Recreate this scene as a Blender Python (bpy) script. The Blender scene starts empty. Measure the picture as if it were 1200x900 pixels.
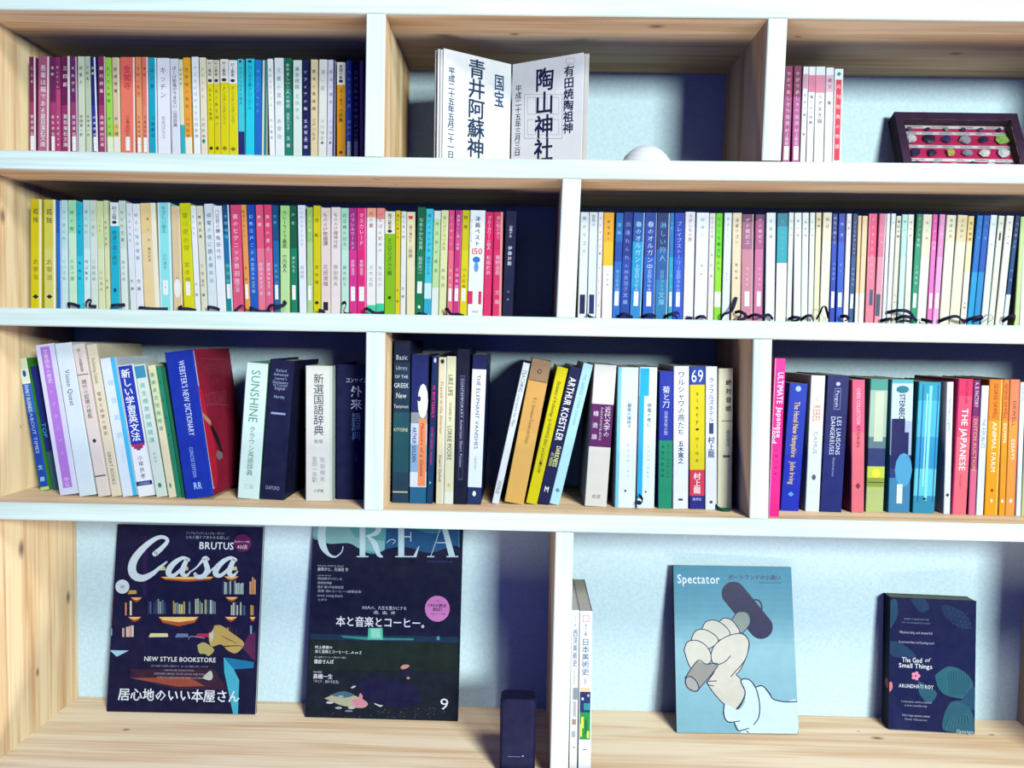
import bpy, math, random
from mathutils import Vector, Matrix
random.seed(7)

# ------------------------------------------------------------------ camera
C = bpy.context.scene.collection
sc = bpy.context.scene
F = 942.0                                   # focal length in pixels of the 1200 px frame
D = 0.97                                    # camera to the front edges of the shelves
EYE = Vector((0, -D, 0))
RT = Vector((0.99968085, 0.01748277, 0.01823626))
UP = Vector((-0.019164, 0.05445583, 0.99833226))
FW = Vector((-0.01646054, 0.99836312, -0.05477349))
cam_data = bpy.data.cameras.new('camera')
cam_data.sensor_width = 36.0
cam_data.lens = 36.0 * F / 1200.0
cam_data.clip_start = 0.05
cam = bpy.data.objects.new('camera', cam_data)
C.objects.link(cam)
rot = Matrix((RT, UP, -FW)).transposed()
cam.matrix_world = Matrix.Translation(EYE) @ rot.to_4x4()
sc.camera = cam

# ------------------------------------------------------------------ world, lights, exposure
world = bpy.data.worlds.new('room_light')
sc.world = world
world.use_nodes = True
bg = world.node_tree.nodes['Background']
bg.inputs[0].default_value = (0.05, 0.11, 0.9, 1)
bg.inputs[1].default_value = 1.3
sc.view_settings.view_transform = 'Standard'
sc.view_settings.look = 'None'
sc.view_settings.exposure = 0.0
sc.view_settings.gamma = 1.0


def area(name, loc, target, sx, sy, power, col):
    l = bpy.data.lights.new(name, 'AREA')
    l.shape = 'RECTANGLE'
    l.size, l.size_y, l.energy, l.color = sx, sy, power, col
    o = bpy.data.objects.new(name, l)
    C.objects.link(o)
    o.location = loc
    o.rotation_euler = (Vector(target) - Vector(loc)).to_track_quat('-Z', 'Y').to_euler()
    return o


area('window_light', (1.55, -3.2, 0.68), (0, 0, 0.0), 0.7, 0.6, 600, (0.90, 1.0, 0.97))
area('ceiling_lamp', (0.8, -1.9, 1.75), (-0.1, 0, -0.1), 0.5, 0.5, 150, (1.0, 0.97, 0.92))
# added upward light for the board undersides; its source is unseen
area('underside_fill', (0.10, -0.56, -1.25), (0.1, 0, 0.25), 1.7, 0.28, 56, (1.0, 0.90, 0.80))

# ------------------------------------------------------------------ helpers
def lin(c):
    return tuple(((v / 255.0) / 12.92 if v / 255.0 <= 0.04045 else ((v / 255.0 + 0.055) / 1.055) ** 2.4) for v in c)


def hexc(h):
    return tuple(int(h[i:i + 2], 16) for i in (0, 2, 4))


MATS = {}
PAPER_K, WOOD_K, WALL_K = 0.205, 0.36, 0.29   # the room light is strong: surface reflectances are kept low


def paper(h, rough=0.55, wear=0.06):
    """printed paper or card: flat colour with faint mottling"""
    k = (h, rough, wear)
    if k in MATS:
        return MATS[k]
    m = bpy.data.materials.new('paper_' + h)
    m.use_nodes = True
    nt = m.node_tree
    b = nt.nodes['Principled BSDF']
    r, g, bl = [PAPER_K * q for q in lin(hexc(h))]
    tc = nt.nodes.new('ShaderNodeTexCoord')
    n = nt.nodes.new('ShaderNodeTexNoise')
    n.inputs['Scale'].default_value = 60
    n.inputs['Detail'].default_value = 3
    nt.links.new(tc.outputs['Object'], n.inputs['Vector'])
    mix = nt.nodes.new('ShaderNodeMix')
    mix.data_type = 'RGBA'
    mix.inputs['A'].default_value = (r * (1 - wear), g * (1 - wear), bl * (1 - wear), 1)
    mix.inputs['B'].default_value = (min(1, r * (1 + wear) + .004), min(1, g * (1 + wear) + .004), min(1, bl * (1 + wear) + .004), 1)
    nt.links.new(n.outputs['Fac'], mix.inputs['Factor'])
    nt.links.new(mix.outputs['Result'], b.inputs['Base Color'])
    b.inputs['Roughness'].default_value = rough
    b.inputs['Specular IOR Level'].default_value = 0.03
    MATS[k] = m
    return m


def N(nt, kind, **kw):
    n = nt.nodes.new(kind)
    for a, v in kw.items():
        setattr(n, a, v)
    return n


def wood(name, axis, light='ead2a6', dark='c69c6c', knots=()):
    """pine: long grain along an axis, growth lines, a few knots at given world places (x, y, z, radius)"""
    m = bpy.data.materials.new(name)
    m.use_nodes = True
    nt = m.node_tree
    b = nt.nodes['Principled BSDF']
    geo = N(nt, 'ShaderNodeNewGeometry')
    mp = N(nt, 'ShaderNodeMapping')
    s = [38, 38, 38]
    s[axis] = 2.2
    mp.inputs['Scale'].default_value = s
    nt.links.new(geo.outputs['Position'], mp.inputs['Vector'])
    n1 = N(nt, 'ShaderNodeTexNoise')
    n1.inputs['Scale'].default_value = 1.0
    n1.inputs['Detail'].default_value = 5
    n1.inputs['Distortion'].default_value = 0.6
    nt.links.new(mp.outputs[0], n1.inputs['Vector'])
    mp2 = N(nt, 'ShaderNodeMapping')
    s2 = [260, 260, 260]
    s2[axis] = 6
    mp2.inputs['Scale'].default_value = s2
    nt.links.new(geo.outputs['Position'], mp2.inputs['Vector'])
    n2 = N(nt, 'ShaderNodeTexNoise')
    n2.inputs['Scale'].default_value = 1.0
    n2.inputs['Detail'].default_value = 2
    nt.links.new(mp2.outputs[0], n2.inputs['Vector'])
    add = N(nt, 'ShaderNodeMath', operation='MULTIPLY_ADD')
    nt.links.new(n2.outputs['Fac'], add.inputs[0])
    add.inputs[1].default_value = 0.5
    nt.links.new(n1.outputs['Fac'], add.inputs[2])
    cr = N(nt, 'ShaderNodeValToRGB')
    cr.color_ramp.elements[0].position = 0.55
    cr.color_ramp.elements[0].color = (*[WOOD_K * q for q in lin(hexc(dark))], 1)
    cr.color_ramp.elements[1].position = 0.86
    cr.color_ramp.elements[1].color = (*[WOOD_K * q for q in lin(hexc(light))], 1)
    nt.links.new(add.outputs[0], cr.inputs[0])
    col = cr.outputs[0]
    for (kx, ky, kz, rad) in knots:
        sub = N(nt, 'ShaderNodeVectorMath', operation='SUBTRACT')
        nt.links.new(geo.outputs['Position'], sub.inputs[0])
        sub.inputs[1].default_value = (kx, ky, kz)
        mul = N(nt, 'ShaderNodeVectorMath', operation='MULTIPLY')
        nt.links.new(sub.outputs[0], mul.inputs[0])
        sv = [1.7 / rad] * 3
        sv[axis] = 0.9 / rad
        mul.inputs[1].default_value = sv
        ln = N(nt, 'ShaderNodeVectorMath', operation='LENGTH')
        nt.links.new(mul.outputs[0], ln.inputs[0])
        mr = N(nt, 'ShaderNodeMapRange')
        mr.inputs['From Min'].default_value = 0.3
        mr.inputs['From Max'].default_value = 1.3
        mr.inputs['To Min'].default_value = .85
        mr.inputs['To Max'].default_value = 0
        nt.links.new(ln.outputs['Value'], mr.inputs[0])
        mx = N(nt, 'ShaderNodeMix', data_type='RGBA')
        nt.links.new(mr.outputs[0], mx.inputs['Factor'])
        nt.links.new(col, mx.inputs['A'])
        mx.inputs['B'].default_value = (0.06, 0.035, 0.03, 1)
        col = mx.outputs['Result']
    nt.links.new(col, b.inputs['Base Color'])
    b.inputs['Roughness'].default_value = 0.6
    b.inputs['Specular IOR Level'].default_value = 0.1
    bump = N(nt, 'ShaderNodeBump')
    bump.inputs['Strength'].default_value = 0.12
    bump.inputs['Distance'].default_value = 0.001
    nt.links.new(add.outputs[0], bump.inputs['Height'])
    nt.links.new(bump.outputs[0], b.inputs['Normal'])
    return m


def tag(o, label=None, cat=None, group=None, kind=None):
    if label: o['label'] = label
    if cat: o['category'] = cat
    if group: o['group'] = group
    if kind: o['kind'] = kind
    return o


def empty(name, M):
    o = bpy.data.objects.new(name, None)
    o.empty_display_size = 0.02
    C.objects.link(o)
    o.matrix_world = M
    return o


class MB:
    """collects faces with materials; build() links them as one mesh object"""
    def __init__(s):
        s.v, s.f, s.m, s.mats = [], [], [], []

    def mi(s, mat):
        if mat not in s.mats:
            s.mats.append(mat)
        return s.mats.index(mat)

    def poly(s, pts, mat):
        n = len(s.v)
        s.v += [tuple(p) for p in pts]
        s.f.append(tuple(range(n, n + len(pts))))
        s.m.append(s.mi(mat))

    def box(s, x0, x1, y0, y1, z0, z1, mat):
        n = len(s.v)
        s.v += [(x0, y0, z0), (x1, y0, z0), (x1, y1, z0), (x0, y1, z0), (x0, y0, z1), (x1, y0, z1), (x1, y1, z1), (x0, y1, z1)]
        k = s.mi(mat)
        for q in ((0, 3, 2, 1), (4, 5, 6, 7), (0, 1, 5, 4), (1, 2, 6, 5), (2, 3, 7, 6), (3, 0, 4, 7)):
            s.f.append(tuple(n + i for i in q))
            s.m.append(k)

    def build(s, name, parent=None, M=None, smooth=False):
        me = bpy.data.meshes.new(name)
        me.from_pydata(s.v, [], s.f)
        for m in s.mats:
            me.materials.append(m)
        me.polygons.foreach_set('material_index', s.m)
        if smooth:
            me.polygons.foreach_set('use_smooth', [True] * len(s.f))
        me.update()
        o = bpy.data.objects.new(name, me)
        C.objects.link(o)
        if parent is not None:
            o.parent = parent
        elif M is not None:
            o.matrix_world = M
        return o


# pixel -> point on the measured planes of the bookcase
def ray(px, py):
    return RT * ((px - 600) / F) + UP * ((450 - py) / F) + FW


def at(px, py, Y):
    d = ray(px, py)
    return EYE + d * ((Y + D) / d.y)


def on_floor(px, py, z):
    d = ray(px, py)
    return EYE + d * (z / d.z)


def local(M, px, py):
    """where the line of sight meets the plane y = 0 of a frame, in its own coordinates"""
    Mi = M.inverted()
    o = Mi @ EYE
    d = (Mi.to_3x3() @ ray(px, py))
    p = o + d * (-o.y / d.y)
    return p.x, p.z


# ------------------------------------------------------------------ lettering (glyph outlines from Blender's own font)
GL = {}


def need_glyphs(chars):
    obs = []
    for c, bold in chars:
        if (c, bold) in GL or c == ' ' or c == '\u3000':
            continue
        cu = bpy.data.curves.new('g', 'FONT')
        cu.body = c
        cu.resolution_u = 2 if ord(c) < 256 else 1
        cu.fill_mode = 'FRONT'
        cu.offset = 0.0
        o = bpy.data.objects.new('g', cu)
        C.objects.link(o)
        obs.append(((c, bold), o))
    if not obs:
        return
    dg = bpy.context.evaluated_depsgraph_get()
    for k, o in obs:
        me = o.evaluated_get(dg).to_mesh()
        GL[k] = ([(v.co.x, v.co.y) for v in me.vertices], [tuple(p.vertices) for p in me.polygons])
        o.evaluated_get(dg).to_mesh_clear()
    for k, o in obs:
        cu = o.data
        bpy.data.objects.remove(o)
        bpy.data.curves.remove(cu)


def is_cjk(t):
    return any(ord(c) > 0x2e00 for c in t)


def put_glyph(mb, g, fn, mat, lay, bold=False):
    if bold:
        for k, (dx, dy) in enumerate(((-.016, -.008), (.016, -.008), (-.016, .012), (.016, .012))):
            put_glyph(mb, g, lambda x, y: fn(x + dx, y + dy), mat, lay + k * .000012)
        return
    vs, fs = g
    n = len(mb.v)
    for (x, y) in vs:
        a, b = fn(x, y)
        mb.v.append((a, -lay, b))
    k = mb.mi(mat)
    for f in fs:
        mb.f.append(tuple(n + i for i in f))
        mb.m.append(k)


def adv(c, bold):
    if c == ' ' or (c, bold) not in GL:
        return 0.30
    if ord(c) > 0x2e00:
        return 1.0
    return max(p[0] for p in GL[(c, bold)][0]) + 0.07


def text(mb, s, cx, z0, z1, width, mat, mode=None, bold=False, lay=0.0009, shear=0, fill=False):
    """v: characters stacked from z0 (top) to z1 (bottom); r: line turned to read downwards; h: level line, x range = cx +- width/2"""
    mode = mode or ('v' if is_cjk(s) else 'r')
    need_glyphs([(c, bold) for c in s])
    if mode == 'v':
        n = len(s)
        pitch = (z0 - z1) / n
        sz = min(pitch * 1.04, width)
        sy = pitch * 1.04 if fill else sz
        for i, c in enumerate(s):
            if (c, bold) not in GL:
                continue
            zc = z0 - pitch * (i + .5)
            if c in 'ー・…~—(「」)【】':
                put_glyph(mb, GL[(c, bold)], lambda x, y: (cx + (y - .38) * sz, zc - (x - .5) * sy), mat, lay, bold)
            elif ord(c) < 0x2e00:
                w2 = adv(c, bold) / 2
                put_glyph(mb, GL[(c, bold)], lambda x, y: (cx + (x - w2) * sz, zc + (y - .3) * sy), mat, lay, bold)
            else:
                put_glyph(mb, GL[(c, bold)], lambda x, y: (cx + (x - .5) * sz, zc + (y - .38) * sy), mat, lay, bold)
    else:
        tot = sum(adv(c, bold) for c in s)
        L = (z0 - z1) if mode == 'r' else width
        H = width if mode == 'r' else (z0 - z1)
        cap = 0.72 if not is_cjk(s) else 0.92
        base = 0.0 if not is_cjk(s) else -0.06
        sx, sy = L / tot, H / cap
        if not fill:
            sy = min(sy, sx * 1.6)
            sx = min(sx, sy * 1.3)
        x = 0.0
        for c in s:
            if (c, bold) in GL:
                if mode == 'r':
                    put_glyph(mb, GL[(c, bold)], lambda a, b: (cx + ((b - base) - cap / 2) * sy, z0 - (x + a + shear * b) * sx), mat, lay, bold)
                else:
                    x_0 = cx - tot * sx / 2
                    put_glyph(mb, GL[(c, bold)], lambda a, b: (x_0 + (x + a + shear * b) * sx, z1 + (b - base) * sy), mat, lay, bold)
            x += adv(c, bold)


# ------------------------------------------------------------------ the wall and the bookcase
WALL_Y = 0.2011
SAG = lambda x: -0.0022 * max(0.0, 1 - ((x + 0.12) / 0.55) ** 2)
xl, xr = -0.6635, 0.735
z_top, z_b1t, z_b1b, z_b2t, z_b2b = 0.3822, 0.2175, 0.1949, 0.0282, 0.0064
z_b3b, z_floor = -0.2328, -0.5477
z_b3t = at(450, 598, 0).z

plaster = bpy.data.materials.new('wall_paint')
plaster.use_nodes = True
_nt = plaster.node_tree
_b = _nt.nodes['Principled BSDF']
_b.inputs['Roughness'].default_value = 0.8
_b.inputs['Specular IOR Level'].default_value = 0.05
_n = N(_nt, 'ShaderNodeTexNoise')
_n.inputs['Scale'].default_value = 220
_n.inputs['Detail'].default_value = 4
_g = N(_nt, 'ShaderNodeNewGeometry')
_nt.links.new(_g.outputs['Position'], _n.inputs['Vector'])
_r = N(_nt, 'ShaderNodeValToRGB')
_r.color_ramp.elements[0].position = .3
_r.color_ramp.elements[0].color = (*[WALL_K * q for q in lin((188, 214, 222))], 1)
_r.color_ramp.elements[1].position = .7
_r.color_ramp.elements[1].color = (*[WALL_K * q for q in lin((204, 226, 232))], 1)
_nt.links.new(_n.outputs['Fac'], _r.inputs[0])
_nt.links.new(_r.outputs[0], _b.inputs['Base Color'])
_bm = N(_nt, 'ShaderNodeBump')
_bm.inputs['Strength'].default_value = .15
_bm.inputs['Distance'].default_value = .0006
_nt.links.new(_n.outputs['Fac'], _bm.inputs['Height'])
_nt.links.new(_bm.outputs[0], _b.inputs['Normal'])
mb = MB()
mb.box(-1.3, 1.4, WALL_Y, WALL_Y + .03, -1.1, 0.7, plaster)
tag(mb.build('wall_back'), kind='structure')


def kn(px, py, Y=None, z=None, x=None, r=.01):
    if Y is not None:
        p = at(px, py, Y)
    elif z is not None:
        p = on_floor(px, py, z)
    else:
        d = ray(px, py)
        p = EYE + d * (x / d.x)
    return (p.x, p.y, p.z, r)


# front edges get a cool tone that paints in their overexposed brightness
lit_edge_h = wood('pine_edge_lit', 0, light='b0c0b8', dark='9caca2')
lit_edge_v = wood('pine_edge_upright_lit', 2, light='b0c0b8', dark='9caca2')
wood_top = wood('pine_top', 0, knots=[kn(603, 40, z=z_top, r=.006), kn(769, 31, z=z_top, r=.009), kn(1120, 63, z=z_top, r=.008), kn(935, 43, z=z_top, r=.004)])
wood_b1 = wood('pine_board_a', 0, knots=[kn(441, 209, Y=.02, r=.005), kn(464, 215, Y=.05, r=.004), kn(900, 213.5, Y=.02, r=.004)])
wood_b2 = wood('pine_board_b', 0)
wood_b3 = wood('pine_board_c', 0, knots=[kn(664, 599, z=z_b3t, r=.002)])
wood_fl = wood('pine_base', 0, light='f2e2c0', dark='d6b48a', knots=[kn(1028, 865, z=z_floor, r=.008), kn(1162, 861, z=z_floor, r=.004), kn(148, 855, z=z_floor, r=.005), kn(1006, 857, z=z_floor, r=.0025)])
wood_v = wood('pine_upright', 2, knots=[kn(448, 135, Y=0, r=.003)])
wood_s = wood('pine_side', 2, knots=[kn(25, 643, x=xl, r=.011), kn(80, 700, x=xl, r=.009), kn(44, 788, x=xl, r=.006), kn(3, 253, x=xl, r=.009), kn(24, 500, x=xl, r=.002)])

case = empty('bookcase', Matrix.Translation((0, 0, z_floor)))
tag(case, 'open pine bookcase with front edges toned as if brightly lit holding all the books', 'bookcase')
CASE_I = Matrix.Translation((0, 0, -z_floor))


def board(name, x0, x1, z0, z1, mat, sag=False, label=None):
    """a board running along x with softened front arrises; n sections so that it can sag"""
    n = 12 if sag else 1
    e = .0012
    prof = lambda dz: [(e, z0 + dz), (0, z0 + dz + e), (0, z1 + dz - e), (e, z1 + dz), (WALL_Y - .0005, z1 + dz), (WALL_Y - .0005, z0 + dz)]
    mb = MB()
    rings = []
    k = mb.mi(mat)
    for i in range(n + 1):
        x = x0 + (x1 - x0) * i / n
        p = prof(SAG(x) if sag else 0)
        rings.append(list(range(len(mb.v), len(mb.v) + 6)))
        mb.v += [(x, y, z - z_floor) for y, z in p]
    for a, b in zip(rings, rings[1:]):
        for j in range(6):
            mb.f.append((a[j], b[j], b[(j + 1) % 6], a[(j + 1) % 6]))
            mb.m.append(mb.mi(lit_edge_h) if j < 3 else k)
    mb.f += [tuple(rings[0]), tuple(reversed(rings[-1]))]
    mb.m += [k, k]
    o = mb.build(name, case)
    if label: o['label'] = label
    return o


board('shelf_board', xl - .024, xr + .024, z_top, z_top + .0235, wood_top)
board('shelf_board', xl, xr, z_b1b, z_b1t, wood_b1, sag=True)
board('shelf_board', xl, xr, z_b2b, z_b2t, wood_b2)
board('shelf_board', xl, xr, z_b3b, z_b3t, wood_b3)
board('shelf_board', xl, xr, z_floor - .024, z_floor, wood_fl)


def upright(name, x0b, x0t, w, z0, z1, mat):
    e = .0012
    mb = MB()
    k = mb.mi(mat)
    ring = []
    for (xx, z) in ((x0b, z0), (x0t, z1)):
        ring.append([len(mb.v) + i for i in range(6)])
        mb.v += [(xx, WALL_Y - .0005, z - z_floor), (xx, e, z - z_floor), (xx + e, 0, z - z_floor), (xx + w - e, 0, z - z_floor), (xx + w, e, z - z_floor), (xx + w, WALL_Y - .0005, z - z_floor)]
    a, b = ring
    for j in range(6):
        mb.f.append((a[j], a[(j + 1) % 6], b[(j + 1) % 6], b[j]))
        mb.m.append(mb.mi(lit_edge_v) if j in (1, 2, 3) else k)
    mb.f += [tuple(reversed(a)), tuple(b)]
    mb.m += [k, k]
    return mb.build(name, case)


G = .0002


def up_px(l0, l1, w, z0, z1, wd=None):
    # l0: left edge at the lower board, l1: left edge at the upper board (pixels)
    upright('divider', at(*l0, 0).x, at(*l1, 0).x, w, z0 + G, z1 - G, wood_v)


up_px((427, 181), (429.2, 16), .0228, z_b1t + SAG(-.18), z_top)
up_px((892.8, 187), (900.5, 22), .0226, z_b1t, z_top)
up_px((652, 371), (659, 211), .0226, z_b2t, z_b1b + SAG(.05))
up_px((426.3, 597), (428.8, 391), .0230, z_b3t, z_b2b)
up_px((878.5, 607), (883, 397), .0225, z_b3t, z_b2b)
up_px((645, 890), (651, 624), .0222, z_floor, z_b3b)
upright('side_panel', xl - .024, xl - .024, .024, z_floor - .03, z_top - G, wood_s)
upright('side_panel', xr, xr, .024, z_floor - .03, z_top - G, wood_s)

# ------------------------------------------------------------------ books
ORD = ['zeroth', 'first', 'second', 'third', 'fourth', 'fifth', 'sixth', 'seventh', 'eighth', 'ninth', 'tenth', 'eleventh', 'twelfth', 'thirteenth',
       'fourteenth', 'fifteenth', 'sixteenth', 'seventeenth', 'eighteenth', 'nineteenth', 'twentieth']
TENS = {2: 'twenty', 3: 'thirty', 4: 'forty', 5: 'fifty'}


def ordinal(n):
    if n <= 20:
        return ORD[n]
    t, u = divmod(n, 10)
    return TENS[t] + '-' + ORD[u]


def make_book(M, w, h, dep, col, side=None, bands=(), edge=None, pages='e9e2cc', hard=False, name='book'):
    """cover (U of card with a coloured spine in bands), page block. bands: (z_top, colour) downwards in local z"""
    root = empty(name, M)
    side = side or col
    t = .0022 if hard else .0005
    t = min(t, w * .12)
    over = .0025 if hard else .0002
    ch = min(.0007 if not hard else .0012, w * .12)
    el = er = None
    x0, x1 = -w / 2, w / 2
    stops = [x0 + ch, x1 - ch]
    segcol = [None]
    if edge:
        s, hx, ew = edge
        ew = min(ew, w * .45)
        if s == 'R':
            stops = [x0 + ch, x1 - ew, x1 - ch]
            segcol = [None, hx]
        elif s == 'L':
            stops = [x0 + ch, x0 + ew, x1 - ch]
            segcol = [hx, None]
        else:
            stops = [x0 + ch, x0 + ew, x1 - ew, x1 - ch]
            segcol = [hx, None, hx]
    zs = [h]
    cols = [col]
    for zb, c in bands:
        zb = max(0.0, min(h, zb))
        if zb >= zs[-1] - 1e-5:
            cols[-1] = c
        else:
            zs.append(zb)
            cols.append(c)
    if zs[-1] < 1e-4:
        zs.pop(); cols.pop()
    zs.append(0.0)
    mb = MB()
    sm = paper(side, .4)
    for i, c in enumerate(cols):
        a, b = zs[i + 1], zs[i]
        cm = paper(c, .42)
        def strip(xa, ya, xb, yb, m):
            mb.poly([(xa, ya, a), (xb, yb, a), (xb, yb, b), (xa, ya, b)], m)
        strip(x0, ch, x0 + ch, 0, paper(segcol[0], .42) if segcol[0] else cm)
        for j in range(len(stops) - 1):
            strip(stops[j], 0, stops[j + 1], 0, paper(segcol[j], .42) if segcol[j] else cm)
        strip(x1 - ch, 0, x1, ch, paper(segcol[-1], .42) if segcol[-1] else cm)
        strip(x1 - t, t, x0 + t, t, sm)
    # boards, outer and inner faces with their rims
    for sgn, xa, xb in ((-1, x0, x0 + t), (1, x1, x1 - t)):
        mb.poly([(xa, ch, 0), (xa, dep, 0), (xa, dep, h), (xa, ch, h)], sm)
        mb.poly([(xb, t, 0), (xb, dep, 0), (xb, dep, h), (xb, t, h)], sm)
        mb.poly([(xa, dep, 0), (xb, dep, 0), (xb, dep, h), (xa, dep, h)], sm)
        for z in (0, h):
            mb.poly([(xa, ch, z), (xb, t, z), (xb, dep, z), (xa, dep, z)], sm)
    for z, c in ((0, cols[-1]), (h, cols[0])):
        mb.poly([(x0, ch, z), (x0 + ch, 0, z), (x1 - ch, 0, z), (x1, ch, z), (x1 - t, t, z), (x0 + t, t, z)], paper(c, .42))
    mb.build('cover', root)
    pg = MB()
    pg.box(x0 + t + 5e-5, x1 - t - 5e-5, t + .0004, dep - over - .0003, over if hard else .0001, h - over - .0003, paper(pages, .8, .12))
    pg.build('pages', root)
    return root


def parse_color(c):
    return {'w': 'f2f4f2', 'k': '1c1c3c', 'g': '7f8a8e', 'n': '20285a', 'p': 'd87aa0', 't': '2a8a92', 'r': 'c03048', 'y': 'e8d860', 'b': '2c50a0'}.get(c, c)


def frame_for(px, pyfloor, Ys, zf, phi, w):
    X = at(px, pyfloor, Ys).x
    return Matrix.Translation((X, Ys, zf + w / 2 * abs(math.sin(phi)) + .0001)) @ Matrix.Rotation(phi, 4, 'Y')


def shelf_row(rows, sc_, ox, oy, zf, Ys, bay, group, kindword, dep=.105, zbot=None, sag=False, names=None, start=0, total=None, from_right=None, lastR=None):
    """rows: list of strings 'L,R,T,top[,bottom]|colour|bands|texts|flags|description', zoomed units"""
    P = []
    cur = (sc_, ox, oy, zbot)
    for ln in rows:
        if ln[0] == '#':
            cur = tuple(float(q) for q in ln[1:].split(','))
            continue
        a, col, bands, texts, flags, desc = [q.strip() for q in ln.split('|')]
        v = [float(q) for q in a.split(',')]
        P.append([v, col, bands, texts, dict([(q.split('=') + ['1'])[:2] for q in flags.split()]), desc, cur])
    # geometry pass
    Q = []
    for v, col, bands, texts, fl, desc, (sc_, ox, oy, zbot) in P:
        L, R, T, top = v[:4]
        bot = v[4] if len(v) > 4 else zbot
        ybot = oy + bot / sc_
        ytop = oy + top / sc_
        pxL, pxR, pxT = ox + L / sc_, ox + R / sc_, ox + T / sc_
        Y = Ys + random.uniform(-.0012, .0012)
        if 'Y' in fl:
            Y = float(fl['Y'])
        A = at(pxL, ybot, Y)
        B = at(pxR, ybot, Y)
        Tp = at(pxT, ytop, Y)
        z0 = zf + (SAG(A.x) if sag else 0)
        xb0 = A.x
        # extrapolate the left line down to the shelf
        sl = (Tp.x - A.x) / (Tp.z - A.z)
        xb0 = A.x + sl * (z0 - A.z)
        wd = B.x - A.x
        Q.append([xb0, sl, wd, Tp.z - z0, Y, z0])
    for i in range(len(Q) - 1):
        a, b = Q[i], Q[i + 1]
        for zz in (0, min(a[3], b[3])):
            gap = (b[0] + b[1] * zz) - (a[0] + a[1] * zz) - a[2]
            if gap < .0004 and 'free' not in P[i][4]:
                a[2] = max(a[2] + gap - .0004, .004)
    # where lines still cross near the top, ease the lean of the pair together
    out = []
    n = total or len(Q)
    for i, (q, p) in enumerate(zip(Q, P)):
        xb0, sl, wd, hz, Y, z0 = q
        v, col, bands, texts, fl, desc, (sc_, ox, oy, zbot) = p
        phi = math.atan(sl)
        w = wd * math.cos(phi)
        h = hz * math.cos(phi) if abs(phi) > .02 else hz
        if abs(phi) > .02:
            h = (hz - w * abs(math.sin(phi)) * (1 if phi < 0 else 0)) / math.cos(phi)
        cxb = xb0 + wd / 2
        M = Matrix.Translation((cxb - 0 * w, Y, z0 + w / 2 * abs(math.sin(phi)) + .0001)) @ Matrix.Rotation(phi, 4, 'Y')
        # the pivot is the middle of the foot
        M = Matrix.Translation((cxb, Y, z0 + w / 2 * abs(math.sin(phi)) + .0001)) @ Matrix.Rotation(phi, 4, 'Y')
        pxm = ox + (v[0] + v[1]) / 2 / sc_
        zl = lambda y: local(M, pxm + (v[2] - v[0]) / sc_ * .5, oy + y / sc_)[1]
        bd = []
        if bands:
            for b in bands.split():
                yy, c = b.split(':')
                bd.append((zl(float(yy)), c))
        edge = None
        if 'e' in fl:
            s_, c_, w_ = fl['e'].split(':')
            edge = (s_, c_, float(w_) / sc_ / F * (D + Y))
        dd = float(fl.get('d', dep))
        dd = min(dd, WALL_Y - Y - .002)
        nm = 'dictionary' if 'dict' in fl else 'book'
        root = make_book(M, w, h, dd, col, fl.get('side'), bd, edge, fl.get('pg', 'e9e2cc'), 'hard' in fl, nm)
        idx = start + i + 1
        if from_right and idx > n / 2:
            where = ordinal(n - idx + 1) + ' from right' if n - idx else 'rightmost'
        else:
            where = ordinal(idx) + ' from left' if idx > 1 else 'leftmost'
        tag(root, f'{desc}, {where} {bay}', kindword, group)
        # label sticker near the foot
        if 's' in fl:
            if fl['s'] == '1':
                ya, yb = .265 * h, .13 * h
            else:
                q0, q1 = fl['s'].split('-')
                ya, yb = zl(float(q0)), zl(float(q1))
            sm = MB()
            hw = w * float(fl.get('sw', .27))
            lay = .00025
            scol = paper('f4f6f4', .5)
            sm.box(-hw, hw, -lay, -.00005, max(yb, .0012), ya, scol)
            sm2 = sm.build('label_sticker', root)
            tm = MB()
            text(tm, random.choice(['な', 'む', 'か', 'み', 'た', 'し']) + random.choice(['一', '二', '三', '五']) + '1', 0, ya * .97, max(yb, .0012) + (ya - yb) * .1, hw * .9, paper('555566'), 'v', lay=.0003)
            tm.build('label_lettering', sm2)
        # texts
        if texts:
            tb = MB()
            rl = 0
            for ti, t in enumerate(texts.split('~')):
                f_ = t.split('@')
                s_ = f_[0]
                tc = paper(parse_color(f_[1] if len(f_) > 1 and f_[1] else fl.get('tc', 'k')))
                if len(f_) > 2 and f_[2]:
                    r0, r1 = f_[2].split('-')
                    za, zb = zl(float(r0)), zl(float(r1))
                elif ti == 0:
                    za = h * .925
                    zb = za - min(h * .46, len(s_) * .0083 * min(1.25, max(.7, w / .008)) if is_cjk(s_) else h * .46)
                else:
                    za = h * .47
                    zb = h * (.47 - .21)
                wf = float(f_[3]) if len(f_) > 3 and f_[3] else .54
                mode = (f_[4] or None) if len(f_) > 4 else None
                cx = float(f_[5]) * w if len(f_) > 5 and f_[5] else 0.0
                bold = len(f_) > 6 and 'b' in f_[6]
                fill = len(f_) > 6 and 'f' in f_[6]
                shear = .25 if len(f_) > 6 and 'i' in f_[6] else 0
                if mode == 'R':     # blocks of colour printed on the spine: coloured rectangle
                    rl += 1
                    ly = -.00006 - .000015 * rl
                    tb.poly([(cx - wf * w / 2, ly, zb), (cx + wf * w / 2, ly, zb), (cx + wf * w / 2, ly, za), (cx - wf * w / 2, ly, za)], tc)
                elif mode == 'O':   # printed round mark
                    r_ = wf * w / 2
                    zc = (za + zb) / 2
                    rl += 1
                    ly = -.00006 - .000015 * rl
                    tb.poly([(cx + r_ * math.cos(k / 12 * math.tau), ly, zc + (za - zb) / 2 * math.sin(k / 12 * math.tau)) for k in range(12)], tc)
                else:
                    text(tb, s_, cx, za, zb, wf * w, tc, mode, bold, .0003, shear, fill)
            if tb.f:
                tb.build('title_lettering', root)
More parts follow.
